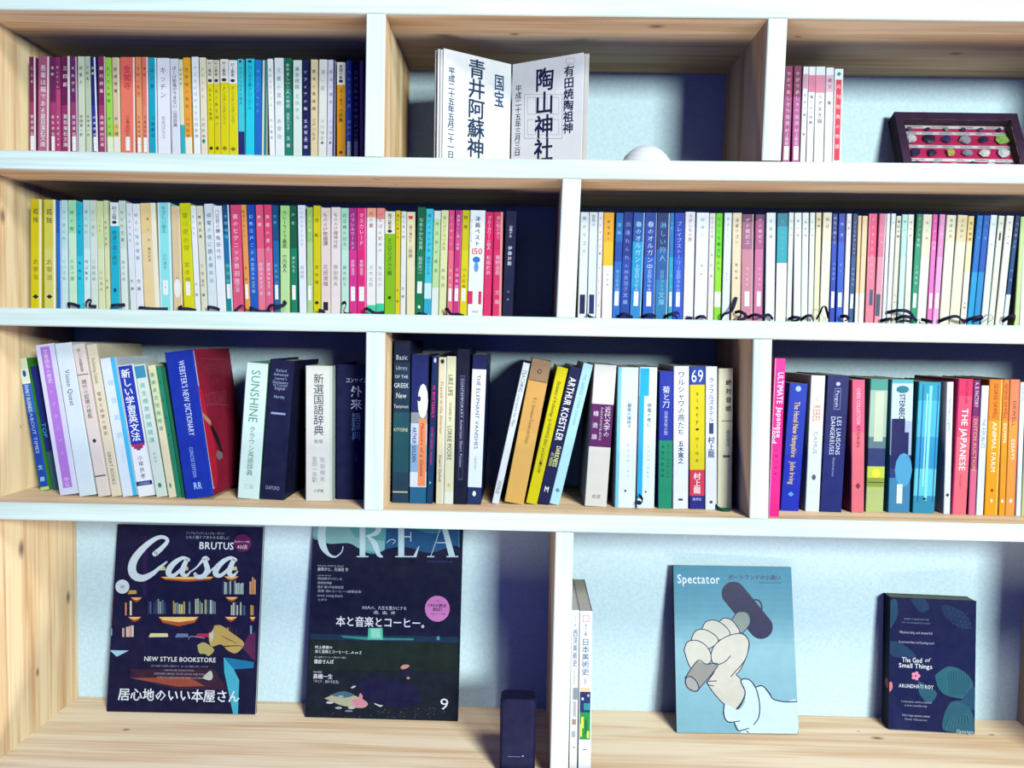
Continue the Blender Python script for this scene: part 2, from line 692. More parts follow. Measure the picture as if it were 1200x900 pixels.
        out.append((root, M, w, h))
    return out

# left, right (foot), left (head), head | colour | colour changes down the spine | lettering | details | description
ROW_A = [  # darker purple heads of the maroon spines paint the top board's shade
 "78,118,75,90|7a2458|380:a8386e|こころ~夏目漱石|tc=w s=1 e=R:e4dcd4:9|maroon paperback, white foot label",
 "132,210,135,88|a85a7c|300:b8688a|吾輩は猫である~夏目漱石~文庫@@590-670|tc=w e=R:e4d0d0:9|thick dusty-rose paperback",
 "214,250,208,92|6e1f5c|380:a83a70|草枕~夏目漱石|tc=w s=1|slim maroon paperback, white foot label",
 "250,284,243,92|8a2c62|300:b84676|坊っちゃん~夏目漱石~文庫@@600-670|tc=w|slim rose-maroon paperback without label",
 "284,343,280,85|6c1850|400:9a3068|三四郎~夏目漱石~文庫@@600-670|tc=w e=R:e6e0dc:12|purple-maroon paperback with pale right edge",
 "345,388,335,90|6a2464|380:9c386e|それから~夏目漱石|tc=w s=1 e=R:c8bcc4:6|purple paperback, white foot label",
 "391,440,386,88|ccd8bc|520:d8e0cc|細雪上~谷崎潤一郎|tc=3c3c50|pale green paperback, dark title",
 "441,482,432,88|bccab0|500:ccd6c0|卍刺青~谷崎潤一郎|tc=3c4c50|grey-green slim paperback",
 "484,520,465,92|18206c|400:2030a0|古都~川端康成|tc=w s=1 e=R:e4e4e8:8|navy paperback, white foot label",
 "523,574,515,88|842858|400:a83a66|藤村詩集~島崎藤村~文庫@@600-670|tc=w e=R:d8b8c0:6|plum-red paperback with white title",
 "575,615,560,95|96d84c|602:e4eccc|あすなろ物語~井上靖|tc=2a6a3a|lime green paperback, pale foot",
 "616,664,605,95|d8c4a0|520:e4b864 602:eee8d8|敦煌楼蘭~井上靖|tc=5a4440 e=R:e8dcc8:6|beige paperback with yellow band, white foot",
 "664,763,658,92|ea6c5e|260:ec7a62|金閣寺~三島由紀夫|tc=c8244a s=600-690 sw=.14 e=R:f0dcd8:9|thick salmon paperback, white foot label",
 "765,802,753,92|ea8a5c|350:eaa06a|仮面の告白~三島由紀夫|tc=c03a3a s=1|orange paperback, white foot label",
 "802,840,795,92|e07a6a|400:e08870|潮騒~三島由紀夫|tc=c02c44 s=1 e=R:f0dcd8:7|salmon-pink paperback, white foot label",
 "843,896,836,95|0ea4c0||山の音~川端康成|tc=0a5a90 e=R:e8ecf0:7|turquoise paperback with white right edge",
 "899,988,892,98|e6eaf2||キッチン@b06a90~吉本ばなな@a8a8b8|e=L:c8ccd8:4|thick white paperback with faint pink title",
 "989,1044,975,103|dfe0ec||ぼくは勉強ができない@30304c@150-420~山田詠美@50506c@430-540||white lavender-tinted paperback, long black title",
 "1045,1072,1030,108|dce0b4|525:22b0c4|風味絶佳@5a6440|pg=e8e4c8|thin pale yellow-green paperback, turquoise foot",
 "1074,1118,1058,95|efae2c|250:eea23a 602:f0ead8|放課後の音符@a06a1c~山田詠美@a06a1c||orange-yellow paperback, cream foot",
 "1128,1172,1113,90|ecf0f2||アニマルロジック@8c98a4~山田詠美@98a4ac||clean white paperback, grey title",
 "1175,1218,1163,95|e6dfc4||トラッシュ@a08c6c~山田詠美@a08c6c~◆@2a8a80@610-650@.5||cream paperback with green foot mark",
 "1221,1262,1210,110|e6e2c8|262:dcd000|村上春樹@4c4c50@120-215~●@28282c@230-255@.6~羊をめぐる冒険@8a7c10@290-500~◆@28282c@660-690@.5||first of the half-white half-yellow paperbacks",
 "1262,1302,1252,112|dcd8bc|262:d8cc00|村上春樹@4c4c50@120-215~●@28282c@230-255@.6~風の歌を聴け@8a7c10@290-540~◆@704c10@660-690@.5||cream-headed yellow paperback",
 "1302,1354,1296,106|eceae4|254:dad000|村上春樹@4c4c50@120-215~●@28282c@225-250@.6~ダンスダンスダンス上@8a7c10@280-520~◆@8a7410@660-690@.5||broad white-headed yellow paperback",
 "1355,1412,1350,112|eeeef0|262:dcd400|村上春樹@4c4c50@130-220~●@28282c@230-255@.5~ダンスダンスダンス下@8a7c10@280-520~◆@8a7410@665-695@.5||broader white-headed yellow paperback",
 "1416,1458,1407,105|3cc6d4|568:20286c|スプートニクの恋人@1c6c88@150-400~●@20286c@110-130@.4||cyan paperback with navy foot",
 "1460,1516,1460,103|1ecce4||ねじまき鳥クロニクル@1078a0@140-430~●@20286c@110-130@.4||bright cyan paperback, small dark head mark",
 "1518,1560,1520,110|1a7cd0|300:1c68c4|神の子どもたち@6cc0ec||blue paperback leaning on a cream one",
 "1562,1610,1568,112|d6dec8|||pg=d8e0cc e=R:16747c:18|cream paperback with teal right edge",
 "1612,1647,1598,103|ecf2f2||海辺のカフカ上@8c9c9c~村上春樹@a0acac||slim white paperback, grey title",
 "1649,1707,1643,98|e4ecec||文豪の宝物@98a8a8~太宰治@a0acac||broad pale grey-white paperback",
 "1711,1758,1706,100|10684c|300:14806a|おぞましい二人の物語@d8f0e8@130-420~西条八十子@d8f0e8@450-560~文庫@w@590-680||deep green paperback, white lettering",
 "1764,1822,1763,112|d4e4dc||東京夜話@4c6c70@150-300~とホテル@2c9c9c@320-500||pale mint paperback with teal title",
 "1824,1868,1820,112|14164c|500:1c2060|ソフィアの秋@e0e0f0~五木寛之@e0e0f0~文庫@w@600-690||dark navy paperback, white title",
 "1875,1921,1876,108|dccba4||慟哭の島綺譚@705c44~江戸川乱歩@8c7c60||beige paperback with brown title",
 "1924,1976,1930,108|dcded6||遠い花@909c9c~小川洋子@909c9c~◆@404450@630-650@.3||grey-white paperback",
 "1979,2024,1986,110|d2cede||薬指の標本@9a94b4~小川洋子@a8a4bc~◆@404450@630-650@.3|e=R:222a64:9|pale lavender paperback",
 "2043,2096,2043,125|e6e6da|270:d6920e|森鷗外集@30304c@140-235~●@28282c@235-258@.5~ユーモア小説集@3c2c10@290-510~●@601c1c@690-712@.4||white-headed mustard paperback",
 "2102,2142,2104,115|2440b0|400:2c50c0|スピースの話@b0d0f8~高橋源一@b0d0f8|s=1 tc=w|royal blue paperback, white foot label",
 "2145,2190,2146,118|161c5c||江戸川乱歩名作選@e8ecf8~江戸川乱歩@e8ecf8|s=1 tc=w|midnight navy paperback, white foot label",
 "2192,2208,2190,115|ba90b8|||d=.1|thin lilac booklet",
 "2209,2220,2207,118|7c3470|||d=.1|thin plum booklet beside the divider",
]
ROW_B = [
 "137,176,152,65|94305c|200:a04a80|やがて哀しき外国語@f4d8ec@85-330~村上春樹@f4d8ec@340-415|s=418-478 sw=.3|magenta-maroon paperback, white title",
 "180,214,190,65|843058|200:b05090|やがて哀しき外国語@f4d8ec@85-330~村上春樹@f4d8ec@340-415|s=418-478 sw=.3 e=R:6c2050:4|darker magenta paperback, white foot label",
 "216,243,231,68|ecf0f0||■@d8a0b4@100-165@.8@R~日出る国の工場@404858@180-380||white paperback with long dark title",
 "243,275,255,68|eef2f2||■@e884a4@105-180@.9@R~海と山の作戦@405060@190-325||white paperback, bright pink head block",
 "276,320,286,68|eaf0f0||■@ea90ac@105-183@.9@R~うずまき猫@586878@190-320||broad white paperback, pink head block",
 "321,356,331,72|eef0f2||■@e8bccc@105-180@.85@R~雑文@a04c6c@115-170~集@607080@190-265||white paperback, palest pink head block",
 "357,396,368,78|eef2f0||■@f0d4d8@125-480@.9@R~■@e23c50@125-480@.6@R~●@28a090@90-110@.4~月刊街角の物語@fbeef0@135-440@.5||white paperback striped red, green head mark",
]
ROW_C = [  # darker heads of the pink and magenta spines paint shade under the board
 "#5.622,20,220,785",
 "88,158,88,75|d8c600|400:dccc08|孤独~太宰治@8c7c10~◆@1c1c24@700-735@.45|e=R:f0ecc0:14|bright yellow paperback, owl mark at foot",
 "177,252,174,78|d6cc50|400:dcd470|孤独~太宰治@8c8430~◆@1c1c24@700-735@.4|e=R:f2f0d0:12|pale yellow paperback, owl mark at foot",
 "260,291,254,85|1658b8|300:1c70cc||e=R:c8dcf0:3|narrow cobalt blue paperback",
 "292,341,287,82|bce0dc|400:cce8e4|はつ恋の人@3c9090~小川三四@50a0a0||pale aqua paperback",
 "343,396,335,82|a8e0b0|300:cceccc|緑の館@208c50~久生十蘭@50a878||pale green paperback, green title",
 "397,439,387,95|18b4cc|450:28c8e0|三つの棺@0c7098~高橋鉄@0c6480||vivid cyan paperback among pale ones",
 "440,486,432,82|bee0dc|400:d4ecea|海の仙人@58a0a0~絲山秋子@404c60||whitish aqua paperback",
 "487,535,475,83|ccdcc8|300:d8e4d8|赤い長靴@98b0a4~江國香織@98b0a4||white-green paperback",
 "537,582,520,88|d0dca0|400:dce4b4|ことり@90986c@200-300~小川洋子@80886c@540-690||pale lime paperback, faint title",
 "583,613,565,84|ccd8a4|400:dce0b0|谷間の百合@40483c@210-390~文庫@50584c@590-680||narrow pale lime paperback, dark title",
 "618,686,610,97|e6ecea|252:1cb4cc|村上龍@303440@120-210~●@202430@215-240@.5~希望の国の脱出@0c6c84@280-510~●@18305c@660-690@.3||white-headed turquoise paperback",
 "687,743,667,85|c8dccc|400:dce8de|ねむれ巴里@506c60~金子光晴@8ca498||pale sage paperback leaning left",
 "745,785,715,103|e0e6ea||さようなら@70808c~文庫@404c58@590-690||slender white paperback, left of two twins",
 "786,836,757,105|e6eaec||明るい悩み相談@788894~文庫@404c58@590-690||white paperback, right of two twins",
 "838,963,806,98|e8cc8c|300:ecd49c|草の花@a08458@170-380@.2~福永武彦@806040@390-490@.2|e=R:f0ecd4:28|thick tan paperback with small print",
 "#5.622,180,220,810",
 "42,130,22,97|88dcdc|300:90e4e2|やさしい訴え@1c8c98@120-300@.4~小川洋子@2ca0a8@430-540@.4|s=610-705 sw=.2 e=B:d4eeec:12|pale cyan paperback with white margins",
 "132,197,112,120|e2c69a||○@f2f0e8@600-725@.75@O~●@406c6c@590-598@.3|e=R:f0e0c0:6|beige paperback with a white round seal",
 "200,270,168,100|d2d200|400:dcd810|蛍川泥の河@8c8408~宮本輝@a09818|s=615-710 sw=.2|strong yellow paperback leaning left",
 "272,315,240,118|e8ecec||キリンと@708088~文庫@506070@600-740||slim white paperback leaning left",
 "315,357,278,118|deddc4||東京百景@303434~又吉直@808070~文庫@383c40@610-740||cream paperback, dark-ink title",
 "360,420,330,105|d8e4e8||停電の夜に語る@587078~橋本治@8098a0||broad bluish-white paperback",
 "420,478,388,118|e8ecf0||八日目の蟬@303c4c@140-300~角田光代@485464@310-480||white paperback with dark vertical title",
 "480,523,450,112|144c7c|300:1070a0 500:108890|木曜組曲@6cd0dc~恩田陸@7cd8e0|s=1 e=R:dce8ec:7|teal-blue paperback, white foot label",
 "525,600,503,112|dc4874|400:e0587c|夜のピクニック@fbe0e8~恩田陸@fbe0e8~文庫@f4c8d4@630-690||broad pink-red paperback",
 "603,637,573,112|e89c50||桜ほうさら上@8c4c1c@140-330~宮部@8c4c1c|s=1|orange paperback, white foot label",
 "640,690,614,112|1448b0|400:1c5cc0|幻色江戸ごよみ@b0e0f8~宮部みゆき@9cd0f4~文庫@9cd0f4@630-700||royal blue paperback between pinks",
 "690,738,670,112|e4587c|400:e87894|火車@fbe4ea~宮部みゆき@fbe4ea~文庫@f8d0dc@630-720||pink paperback, left of the twin pinks",
 "738,787,725,112|dc4470|400:e46488|英雄の書上@fbe4ea~宮部みゆき@fbe4ea~文庫@f8d0dc@630-720||pink paperback, right of the twin pinks",
 "795,834,778,115|144c80|350:1868a0|初夜@5cc0d4~林真理子@68c8d8|s=1|dark teal-blue paperback, white foot label",
 "835,895,833,118|a8d884|400:bce09c|カレーライフ最高@304c30@150-400~竹内真人@4c6c48@440-560~◆@20342c@740-770@.4||pale leaf-green paperback",
 "905,947,897,118|0c5c44|400:108060|少女@c8ece0@150-260~湊かなえ@c8ece0@450-560|s=1|dark green paperback, white foot label",
 "960,1008,948,115|e4eaf2||いつかパラソルの下@98a4b8@120-390~森絵都@a8b4c4@510-600||white paperback, faint grey title",
 "#5.456,340,220,812",
 "108,145,105,125|98c46c|350:b0d090|風に舞う@e0f0d0~森絵都@d4e8c4|s=1|soft green paperback, white foot label",
 "148,195,147,115|d8c808||流転@30302c@160-350~宮本輝@6c6410~◆@1c1c24@720-750@.5||yellow paperback with spaced black title",
 "197,258,195,128|e6d4c8||もののけ物語譚@5c4048@160-370~花田清輝@8c7070~■@181c34@730-785@.5@R||pinkish beige paperback, black foot box",
 "260,324,262,125|e8dcd8||もののけ精神分析@806c74@160-390~岸田秀夫@a08c90||pale pinkish-white paperback",
 "326,374,325,130|acdcc4|400:bce4d0|西瓜糖の日々@50806c@160-380~藤本和子@709c88||pale mint paperback",
 "378,427,375,130|a42c80|400:d4348c|パラレルワールド@f4c0e4@160-400~東野圭吾@f4c0e4@460-560|s=1|purple-magenta paperback, white foot label",
 "428,488,427,130|e02c78|400:dc2474|マスカレード@fbd0e4@160-370~東野圭吾@fbd0e4@460-560|s=1 e=R:ec70a4:9|hot pink paperback, white foot label",
 "488,547,490,130|f0a888|190:ecece6 750:3cd09c|月の裏@c86450@150-260~沢木太郎@b0b8b4||white paperback, orange head and green foot",
 "548,600,553,130|ec8c84|200:e8ece6 740:34cc98|いちばん初めの@c05c64@150-420~角田光代@b0b8b4||white paperback, pink head and green foot",
 "602,668,605,152|e8e6cc|294:84bc10|堀江敏幸@303430@165-265~●@282c2c@265-290@.4~ミニマリズムの園@2c5410@320-560~●@204410@690-715@.3||cream-headed lime paperback",
 "670,701,675,147|dcc81c||博士の愛した@5c5010@165-330~文庫@443c10@620-760||narrow yellow paperback",
 "703,742,710,152|e2e4dc||天と地の詩@788078@170-330~文庫@303438@620-720||narrow grey-white paperback",
 "743,797,745,155|e8e0b4||■@d83c3c@180-200@.5@R~遠い海から@8c3c34@240-350~上野瞭@8c7c60@370-450||cream paperback, small red head stamp",
 "797,850,815,125|0c6444|400:10784c|なめらかな世界@c0e8d4@190-400~桜井光二@c0e8d4@440-550~●@e8f4ec@750-790@.3|s=600-675|dark green paperback, white round foot mark",
 "852,898,870,135|40c4d8|610:c8e8ec 710:30a8c8|倚りかからず本@107090@160-420~茨木のり子@107090@440-560||turquoise paperback with whitish foot",
 "900,946,920,148|e0e8e0|200:b8dc9c 640:dce8e0|大江戸の経済@2c5c28@200-560@.5||white and pale green paperback",
 "#5.455,480,220,822",
 "184,236,203,145|dfe2a8||思いがけない人生@8c9058@180-400~森見登@98a070|er=1|pale lemon paperback before the red ones",
 "238,274,252,145|e04c80|400:e86c80|イノセント@fbdce4@170-380~沢木冬@fbdce4|s=643-725|rose pink paperback, white foot label",
 "275,316,294,145|c0247c|300:d03080|真昼なのに昏い部屋@f8c8e4@170-400~江國香織@f8c8e4|s=643-725 e=R:e468a4:5|magenta paperback, white foot label",
 "318,364,338,145|ccc408|400:dcd00c|神様@5c5810@160-280~川上弘美@7c7818|s=643-725|yellow paperback among the magentas",
 "368,468,388,145|ecf2f4||洋画ベスト@283c5c@180-375@.34@v@.02@b~大アンケートによる@485c7c@200-350@.13@v@-.36~150@e8603c@385-425@.8@h@0@bf~●@2c78c8@440-480@.5@O~●@5c9cd8@475-540@.3@O~■@e0285c@662-745@.3@R@-.33~■@e0285c@662-745@.2@R@.3~文春文庫@8ca0b0@770-800@.4@h||thick white film-guide paperback with blue figure",
 "468,526,487,155|dc1c60|400:e02c68|ブルータワーの殺人@fbd4e4@180-400~石田衣良@fbd4e4@430-560||crimson-pink paperback, long white title",
 "528,585,540,155|d02860|400:d83468|赤い指のひと@f8c8dc@180-330~東野圭吾@f8c8dc@430-560~文庫@f8c8dc@640-760|e=R:e89c94:14|crimson-pink paperback with salmon edge",
 "590,658,618,150|10143c||山崎ナオ@f0f4fc@240-320@.35~伊藤計劃@f0f4fc@370-500@.4~文庫@b0bce0@640-740@.2|er=1|black-navy paperback closing the row",
]
ROW_D = [  # purple heads of the two rose spines are painted shade from the board above
 "95,152,115,105|e0e8f0||旅のラゴス@788090@120-390@.5~■@1c2050@648-775@.62@R||white paperback with dark box, next to divider",
 "157,212,174,105|dce6ee||世界の@8090a0@120-200@.5~■@1c2c64@648-775@.6@R||second white paperback with dark foot box",
 "214,250,233,105|e8e4ea||センセイの鞄@5c5c6c@120-400@.45~川上弘美@8c8c98@430-760@.3||narrow pinkish-white paperback",
 "252,320,268,107|f0ae2c|300:eec42c 458:ecece4|夢見通り@a07010@150-300@.3~宮本輝@b0b0a4@500-600@.2||paperback orange above and white below",
 "322,371,350,110|1468b4|300:1848a8 430:1c6cc4|雷桜~宇江佐真理@8cccf0|tc=8cd0f4 s=1|blue gradient paperback, white foot label",
 "373,434,401,105|142c84|400:1840a0|白蓮れんれん@8ca8f0~林真理子@8ca8f0~文庫@a8c4f8@630-720||deep indigo paperback",
 "438,520,465,108|1450a4|300:1498cc 600:1c84c8|春のオルガン上@b4ecfc~宮部みゆき@a0e0f8|s=1 sw=.2 e=R:b4d8ec:6|broad cyan-blue paperback, white foot label",
 "522,600,541,108|183c9c|400:1858bc|春のオルガン中@c0e4fc~宮部みゆき@a8d4f8|s=1 sw=.2 e=R:b0c8e4:4|broad royal blue paperback, white foot label",
 "603,686,621,110|102c6c|350:10589c 550:1878b0|淋しい狩人@70b4e4~宮部みゆき@70b4e4~文庫@8cd0f0@630-720|e=R:c4d4dc:6|broad dark-to-teal blue paperback",
 "690,720,704,110|1474b8|400:18a0c4|上方@a0dcf4~落語@a0dcf4|s=1|narrow cyan-blue paperback, white foot label",
 "721,785,736,110|0c38b0|400:1450cc|ブレイブストーリー@a8c8fc~宮部みゆき@a8c8fc|s=1 sw=.2 e=R:3c64b8:5|bright royal blue paperback, last of the blues",
 "790,860,806,103|e8e2e8||さがしもの旅@7c7484@115-300@.4|e=R:20285c:6|pinkish-white paperback, dark right edge",
 "862,948,880,108|e6ecf0||対岸の@94a0ac@130-280@.3~角田@a4b0bc@430-540@.2||broad white paperback right of the blues",
 "950,990,966,112|e0dcd4||ピアニシモ@7c7c7c@130-280@.5~辻仁成@90908c@350-560@.4||cream-grey paperback",
 "992,1036,1008,112|64d010|400:8cd820 630:e4ecd8 730:80d420|わたしを離さないで@2c6c0c@130-500@.5||vivid lime paperback, white foot gap",
 "1045,1102,1064,110|dce8f0||きよしこ@7090a8@130-280@.4~重松清@90a8bc@500-560@.2||bluish-white paperback right of the lime",
 "1106,1166,1118,110|e4d4b0||流星ワゴン@706050@140-320@.4~重松清@8c7c68@430-560@.3||cream-beige paperback",
 "1171,1248,1179,118|74305c|170:a05c7c 350:c88090|ゲド戦記上@f4dce4@140-320@.4~清水真砂@f0d4dc@460-600@.3|s=628-725 sw=.2 e=R:e0b8c4:7|dusty rose paperback, broader of the pair",
 "1254,1318,1268,120|64245c|160:ac4c80 350:cc6c98|ゲド戦記下@f4dce4@140-320@.4~清水真砂@f0d4dc@460-600@.3|s=628-725 sw=.2 e=R:30204c:9|pink-purple paperback, narrower of the pair",
 "1331,1392,1341,108|e4e8e6||手紙屋@a4a8a8@140-290@.4||white paperback right of the rose pair",
 "1396,1468,1411,112|0c7c8c|200:10a0ac 440:e4dcd4|空中庭園のひと@68d0d8@150-400@.3|e=L:10406c:4|paperback teal above and pale pink below",
 "1471,1516,1489,108|e2e6e0||若き日@a0a8a0@140-280@.4||first of four plain whitish paperbacks",
 "1518,1565,1526,108|e4e8e2||夏の庭@a0a8a0@140-280@.4||second of four plain whitish paperbacks",
 "1567,1611,1578,108|e0e6de||東京湾@a0a8a0@150-280@.4||third of four plain whitish paperbacks",
 "1613,1647,1628,108|dfe4d8||冬の犬@98a098@150-280@.4||fourth of four plain whitish paperbacks",
 "1649,1689,1668,108|dfd0a4|200:e2dcb8|四季@7c6030@130-220@.5||stained cream paperback with brown title",
 "1690,1752,1715,108|e0d8bc|300:e4e4cc|明日@a0845c@130-220@.4||yellowed cream paperback",
 "1754,1790,1776,115|10206c|300:1438a8|伊豆の踊り子@a8c8f8@130-320@.6~川端康成@90b4f0@430-560@.5|s=628-735|deep navy-blue paperback, white foot label",
 "1798,1842,1818,115|1838a8|300:2054c4|舞姫@a8c8f8@150-290@.5~鷗外@90b4f0@430-520@.4|s=635-730 e=R:2c4890:4|blue paperback beside the navy one",
 "1846,1879,1871,115|e4dcdc||小僧の@8c8c94@150-270@.5||thin white paperback between blues",
 "1880,1916,1911,115|143468|400:1c4c88|どくとるマンボウ@a8c4e8@160-390@.6~北杜夫人@a8c4e8@460-600@.5|s=645-740|narrow slate-blue paperback, white foot label",
 "1922,1944,1946,128|e8c894|640:eae6d8|||thin beige paperback, first of two",
 "1946,1981,1974,130|e8cca0|640:eae6d8||pg=ecdcc0|second beige paperback, pale foot",
 "1034,1090,1061,115,822|||x||",
]
# the rest of that bay was measured on another crop: same units, own origin
ROW_E = [
 "78,133,105,115|e84c74|400:ee7890|きらきら少年@fbd0d8@130-420@.4~角田光@fbd0d8@430-560@.3~■@48607c@615-720@.42@R@.1|e=L:ec98a4:6|coral pink paperback, grey foot box",
 "138,186,174,115|d87090|400:e494a4|さくら色@f4d0d8@130-330@.4~■@485c6c@645-790@.6@R@-.1|e=R:e4ccd0:8|rose paperback with dark foot box",
 "190,213,222,115|e0e8e0|||pg=e0e8e0|thin mint-white paperback, left of two",
 "216,246,252,115|e0e8e4||白い@a4b0ac@150-240@.4||thin mint-white paperback, right of two",
 "249,287,286,130|dcd8c4||漱石の猫@5c6060@150-280@.6~文庫@5c6468@630-720@.3||cream-grey paperback with dark title",
 "290,330,324,120|b4e0d0|400:c8e8dc|青の@60a090@140-250@.4||mint paperback",
 "333,373,362,120|dfe0d0||雪の峠@a0a090@150-280@.4||ivory paperback left of the green",
 "375,415,420,118|0c7850|300:109468|ミシンと金魚@bce8d4@130-340@.6~江國香織@bce8d4@450-590@.5|s=640-735|emerald paperback, white foot label",
 "418,478,462,120|dfdabc|400:e0e8d8|夜と霧@b0a888@150-300@.3||cream paperback right of the emerald",
 "485,521,525,120|dc4ca0|300:ec74bc|ミーナの行進@fbd0ec@140-360@.6~小川@fbd0ec@430-500@.5|s=640-740|pink-magenta paperback, white foot label",
 "523,561,571,120|e08cc0|400:f0a4d4|猫を抱いて@fbe0f0@140-360@.5|s=640-740|light pink paperback, white foot label",
 "568,630,618,125|ded8bc|300:e2e4cc|坂道の家@a49c78@140-280@.35||ivory paperback with worn spine",
 "633,702,690,125|dccca0|300:e2e0c4|土の中の@94845c@140-280@.35||tan-headed ivory paperback",
 "706,745,760,132|e4c884|300:ecdcac 500:ece8d4|雲の墓標@8c7034@160-300@.5~文庫@304858@690-750@.4||golden-cream paperback",
 "750,790,818,128|0c6cb8|500:1098cc|波の塔@58b8ec@150-300@.5||sky-blue paperback, left of two blues",
 "793,838,862,128|1454b0|500:1888c4|点と線@58b8ec@150-300@.5||blue paperback, right of two blues",
 "843,886,908,125|dce8e4||庭の桜@a0b4b0@150-350@.3||aqua-white paperback right of the blues",
 "890,934,960,130|dfe0cc||隣人@98a090@150-260@.3~■@28344c@240-290@.3@R||ivory paperback, small dark mark",
 "938,985,1013,130|e4e4d4||家守綺譚@98a090@150-330@.3||cream-white paperback leaning right",
 "988,1019,1070,130|142c5c|300:1c4878 650:dce4e4|ペンギンの@a8c8e0@160-350@.7~川上@a8c8e0@460-580@.6|free=1|navy-headed narrow paperback leaning right",
 "1062,1094,1106,135|c4d894|||free=1|pale green paperback at the frame edge",
 "1096,1135,1128,135|dfe0d4||春琴@8c9080@180-350@.4||ivory paperback cut by the frame",
]
ROW_D.pop()

ROW_F = [
 "202,262,86,125,795|e4f0c8|172:f0f6e4 250:2c68c4 400:1c48b0 780:c4dc74|FAMILY BUSINESS@dfe8f0@255-395@.5@r@@b~ABOUT TIMES@bcd0f0@400-640@.4@r~文庫@9ce8f4@650-770@.6@v@@b~●@185c8c@180-215@.4@O|Y=.075 side=3c9c34 d=.1|blue book with lime and white head",
 "266,296,150,165,797|1c2c84|600:3c6474|TOP@50b8e4@450-600@.7@r|Y=.08 d=.09|dark blue book set back behind white ones",
 "297,392,172,50,805|dcdcf2||■@b47cd8@62-785@.5@R~文章読本の歴史@f0e0fa@75-250@.34~ビジネスマン@e0c4f0@260-640@.2~中公@f0e0fa@730-780@.3|Y=.045 d=.14|tall white book with lilac spine panel",
 "395,488,270,45,812|dceaf0||Vision Quest@586478@180-365@.3@r|Y=.042 d=.14 pg=b8d0d8|tall white-blue book with serif title",
 "490,553,358,52,815|e6d8ce||新しい言語哲学@403c48@70-190@.4~現代の認識の根拠@4c4854@230-430@.5~●@28284c@535-555@.3@O~─@302c38@202-206@.9@R~─@302c38@722-728@.9@R|Y=.042 d=.13|pinkish beige scholarly book",
 "558,608,430,55,812|e8dcbe||Rethinking Schools@8c7c5c@120-250@.4@r~哲学と科学の歴史@4c4838@290-520@.42~GREAT BOOKS@504c44@600-770@.35@r|Y=.045 d=.12 free=1|tall cream book with bilingual spine",
 "612,690,497,120,810|e0ecf4||総合英語@a8d8e8@200-560@.4~フォレスト@c8d8e8@570-660@.3|Y=.045 e=R:44bce8:22|white book with sky-blue edge",
 "690,775,583,155,800|f0f4f6||■@1c38ac@158-560@.86@R~新しい学習英文法@f4f8ff@175-545@.62@v@-.03@bf~■@b8305c@560-572@.8@R~■@a82c60@572-584@.55@R~■@8c2c68@584-592@.25@R~小塚良孝@283c60@615-740@.32~■@1c2c78@750-772@.96@R~大修館書店@a8c4f4@755-768@.7@h|e=R:dce0e8:5|white grammar book with big blue title",
 "780,835,670,155,800|d4e4d8||■@3c90b4@158-220@.92@R~英文標準問題精講@4cb4a4@240-560@.5~原仙作@9cb8b0@600-660@.3~○@2c8c78@760-785@.35@O|er=1|pale sage exam book, blue square head",
 "842,880,738,160,800|e4dcb4|180:d0dcb0 470:e4dcb8|基礎英文問題精講@3c9c7c@185-500@.6~○@5c9c8c@760-785@.35@O||cream-green exam book",
 "884,908,782,165,800|1c8464||英文解釈@0c5440@200-560@.5||narrow green exam book",
 "910,928,806,170,800|186848||||thin dark green book beside blue dictionary",
]
ROW_G = [
 "70,213,-36,80,808|0c2ca0|600:1030a8|WEBSTER'S NEW DICTIONARY@dce8fc@135-520@.28@r@.05~CONCISE EDITION@a8c4f4@575-730@.13@r@-.05~RR@a8d8fc@755-790@.3@h@@b|hard=1 side=a01c3c d=.125 dict=1 Y=.04|large blue hardback dictionary with red front cover",
 "335,443,380,155,815|d8f0e8||SUNSHINE@5c9c84@185-452@.42@r@0@f~クラウン英語辞典@58846c@470-720@.38~三省@b0ccc0@760-785@.5@h|hard=1 side=5cb494 dict=1 d=.13|white dictionary with green title, leaning right",
 "450,570,500,140,812|10143c||Oxford@a0b0d8@180-195@.45@h~Advanced@a0b0d8@200-215@.6@h~Learner's@a0b0d8@220-235@.5@h~Dictionary@a0b0d8@240-255@.65@h~of Current@a0b0d8@256-268@.6@h~English@a0b0d8@270-285@.45@h~Hornby@a0b0d8@312-328@.45@h~■@98a4cc@400-410@.6@R~OXFORD@98a4cc@765-790@.6@h|hard=1 side=0e1238 dict=1 free=1|black leaning hardback dictionary, small silver print",
 "677,810,677,165,825|e4e4da||新選国語辞典@28204c@205-515@.42@v@0@f~新版@78788c@535-555@.34@h~金田一京助@a4a4b0@620-750@.2@v@-.15~佐伯梅友@a4a4b0@620-750@.2@v@.15~小学館@60607c@785-802@.4@h|hard=1 e=R:ccd8cc:12 side=c8d8d0 dict=1|thick white-grey dictionary standing upright",
 "830,975,832,158,828|0e1440||コンサイス@e0e8fc@225-250@.75@h@.2~外来@dce8fc@262-390@.4@v@.2@b~語辞典@8cb4d8@400-540@.34@v@.2~三省堂@3c60b8@600-650@.2@v@.2|hard=1 side=0e1440 dict=1 Y=.06|black dictionary tucked behind the divider",
]
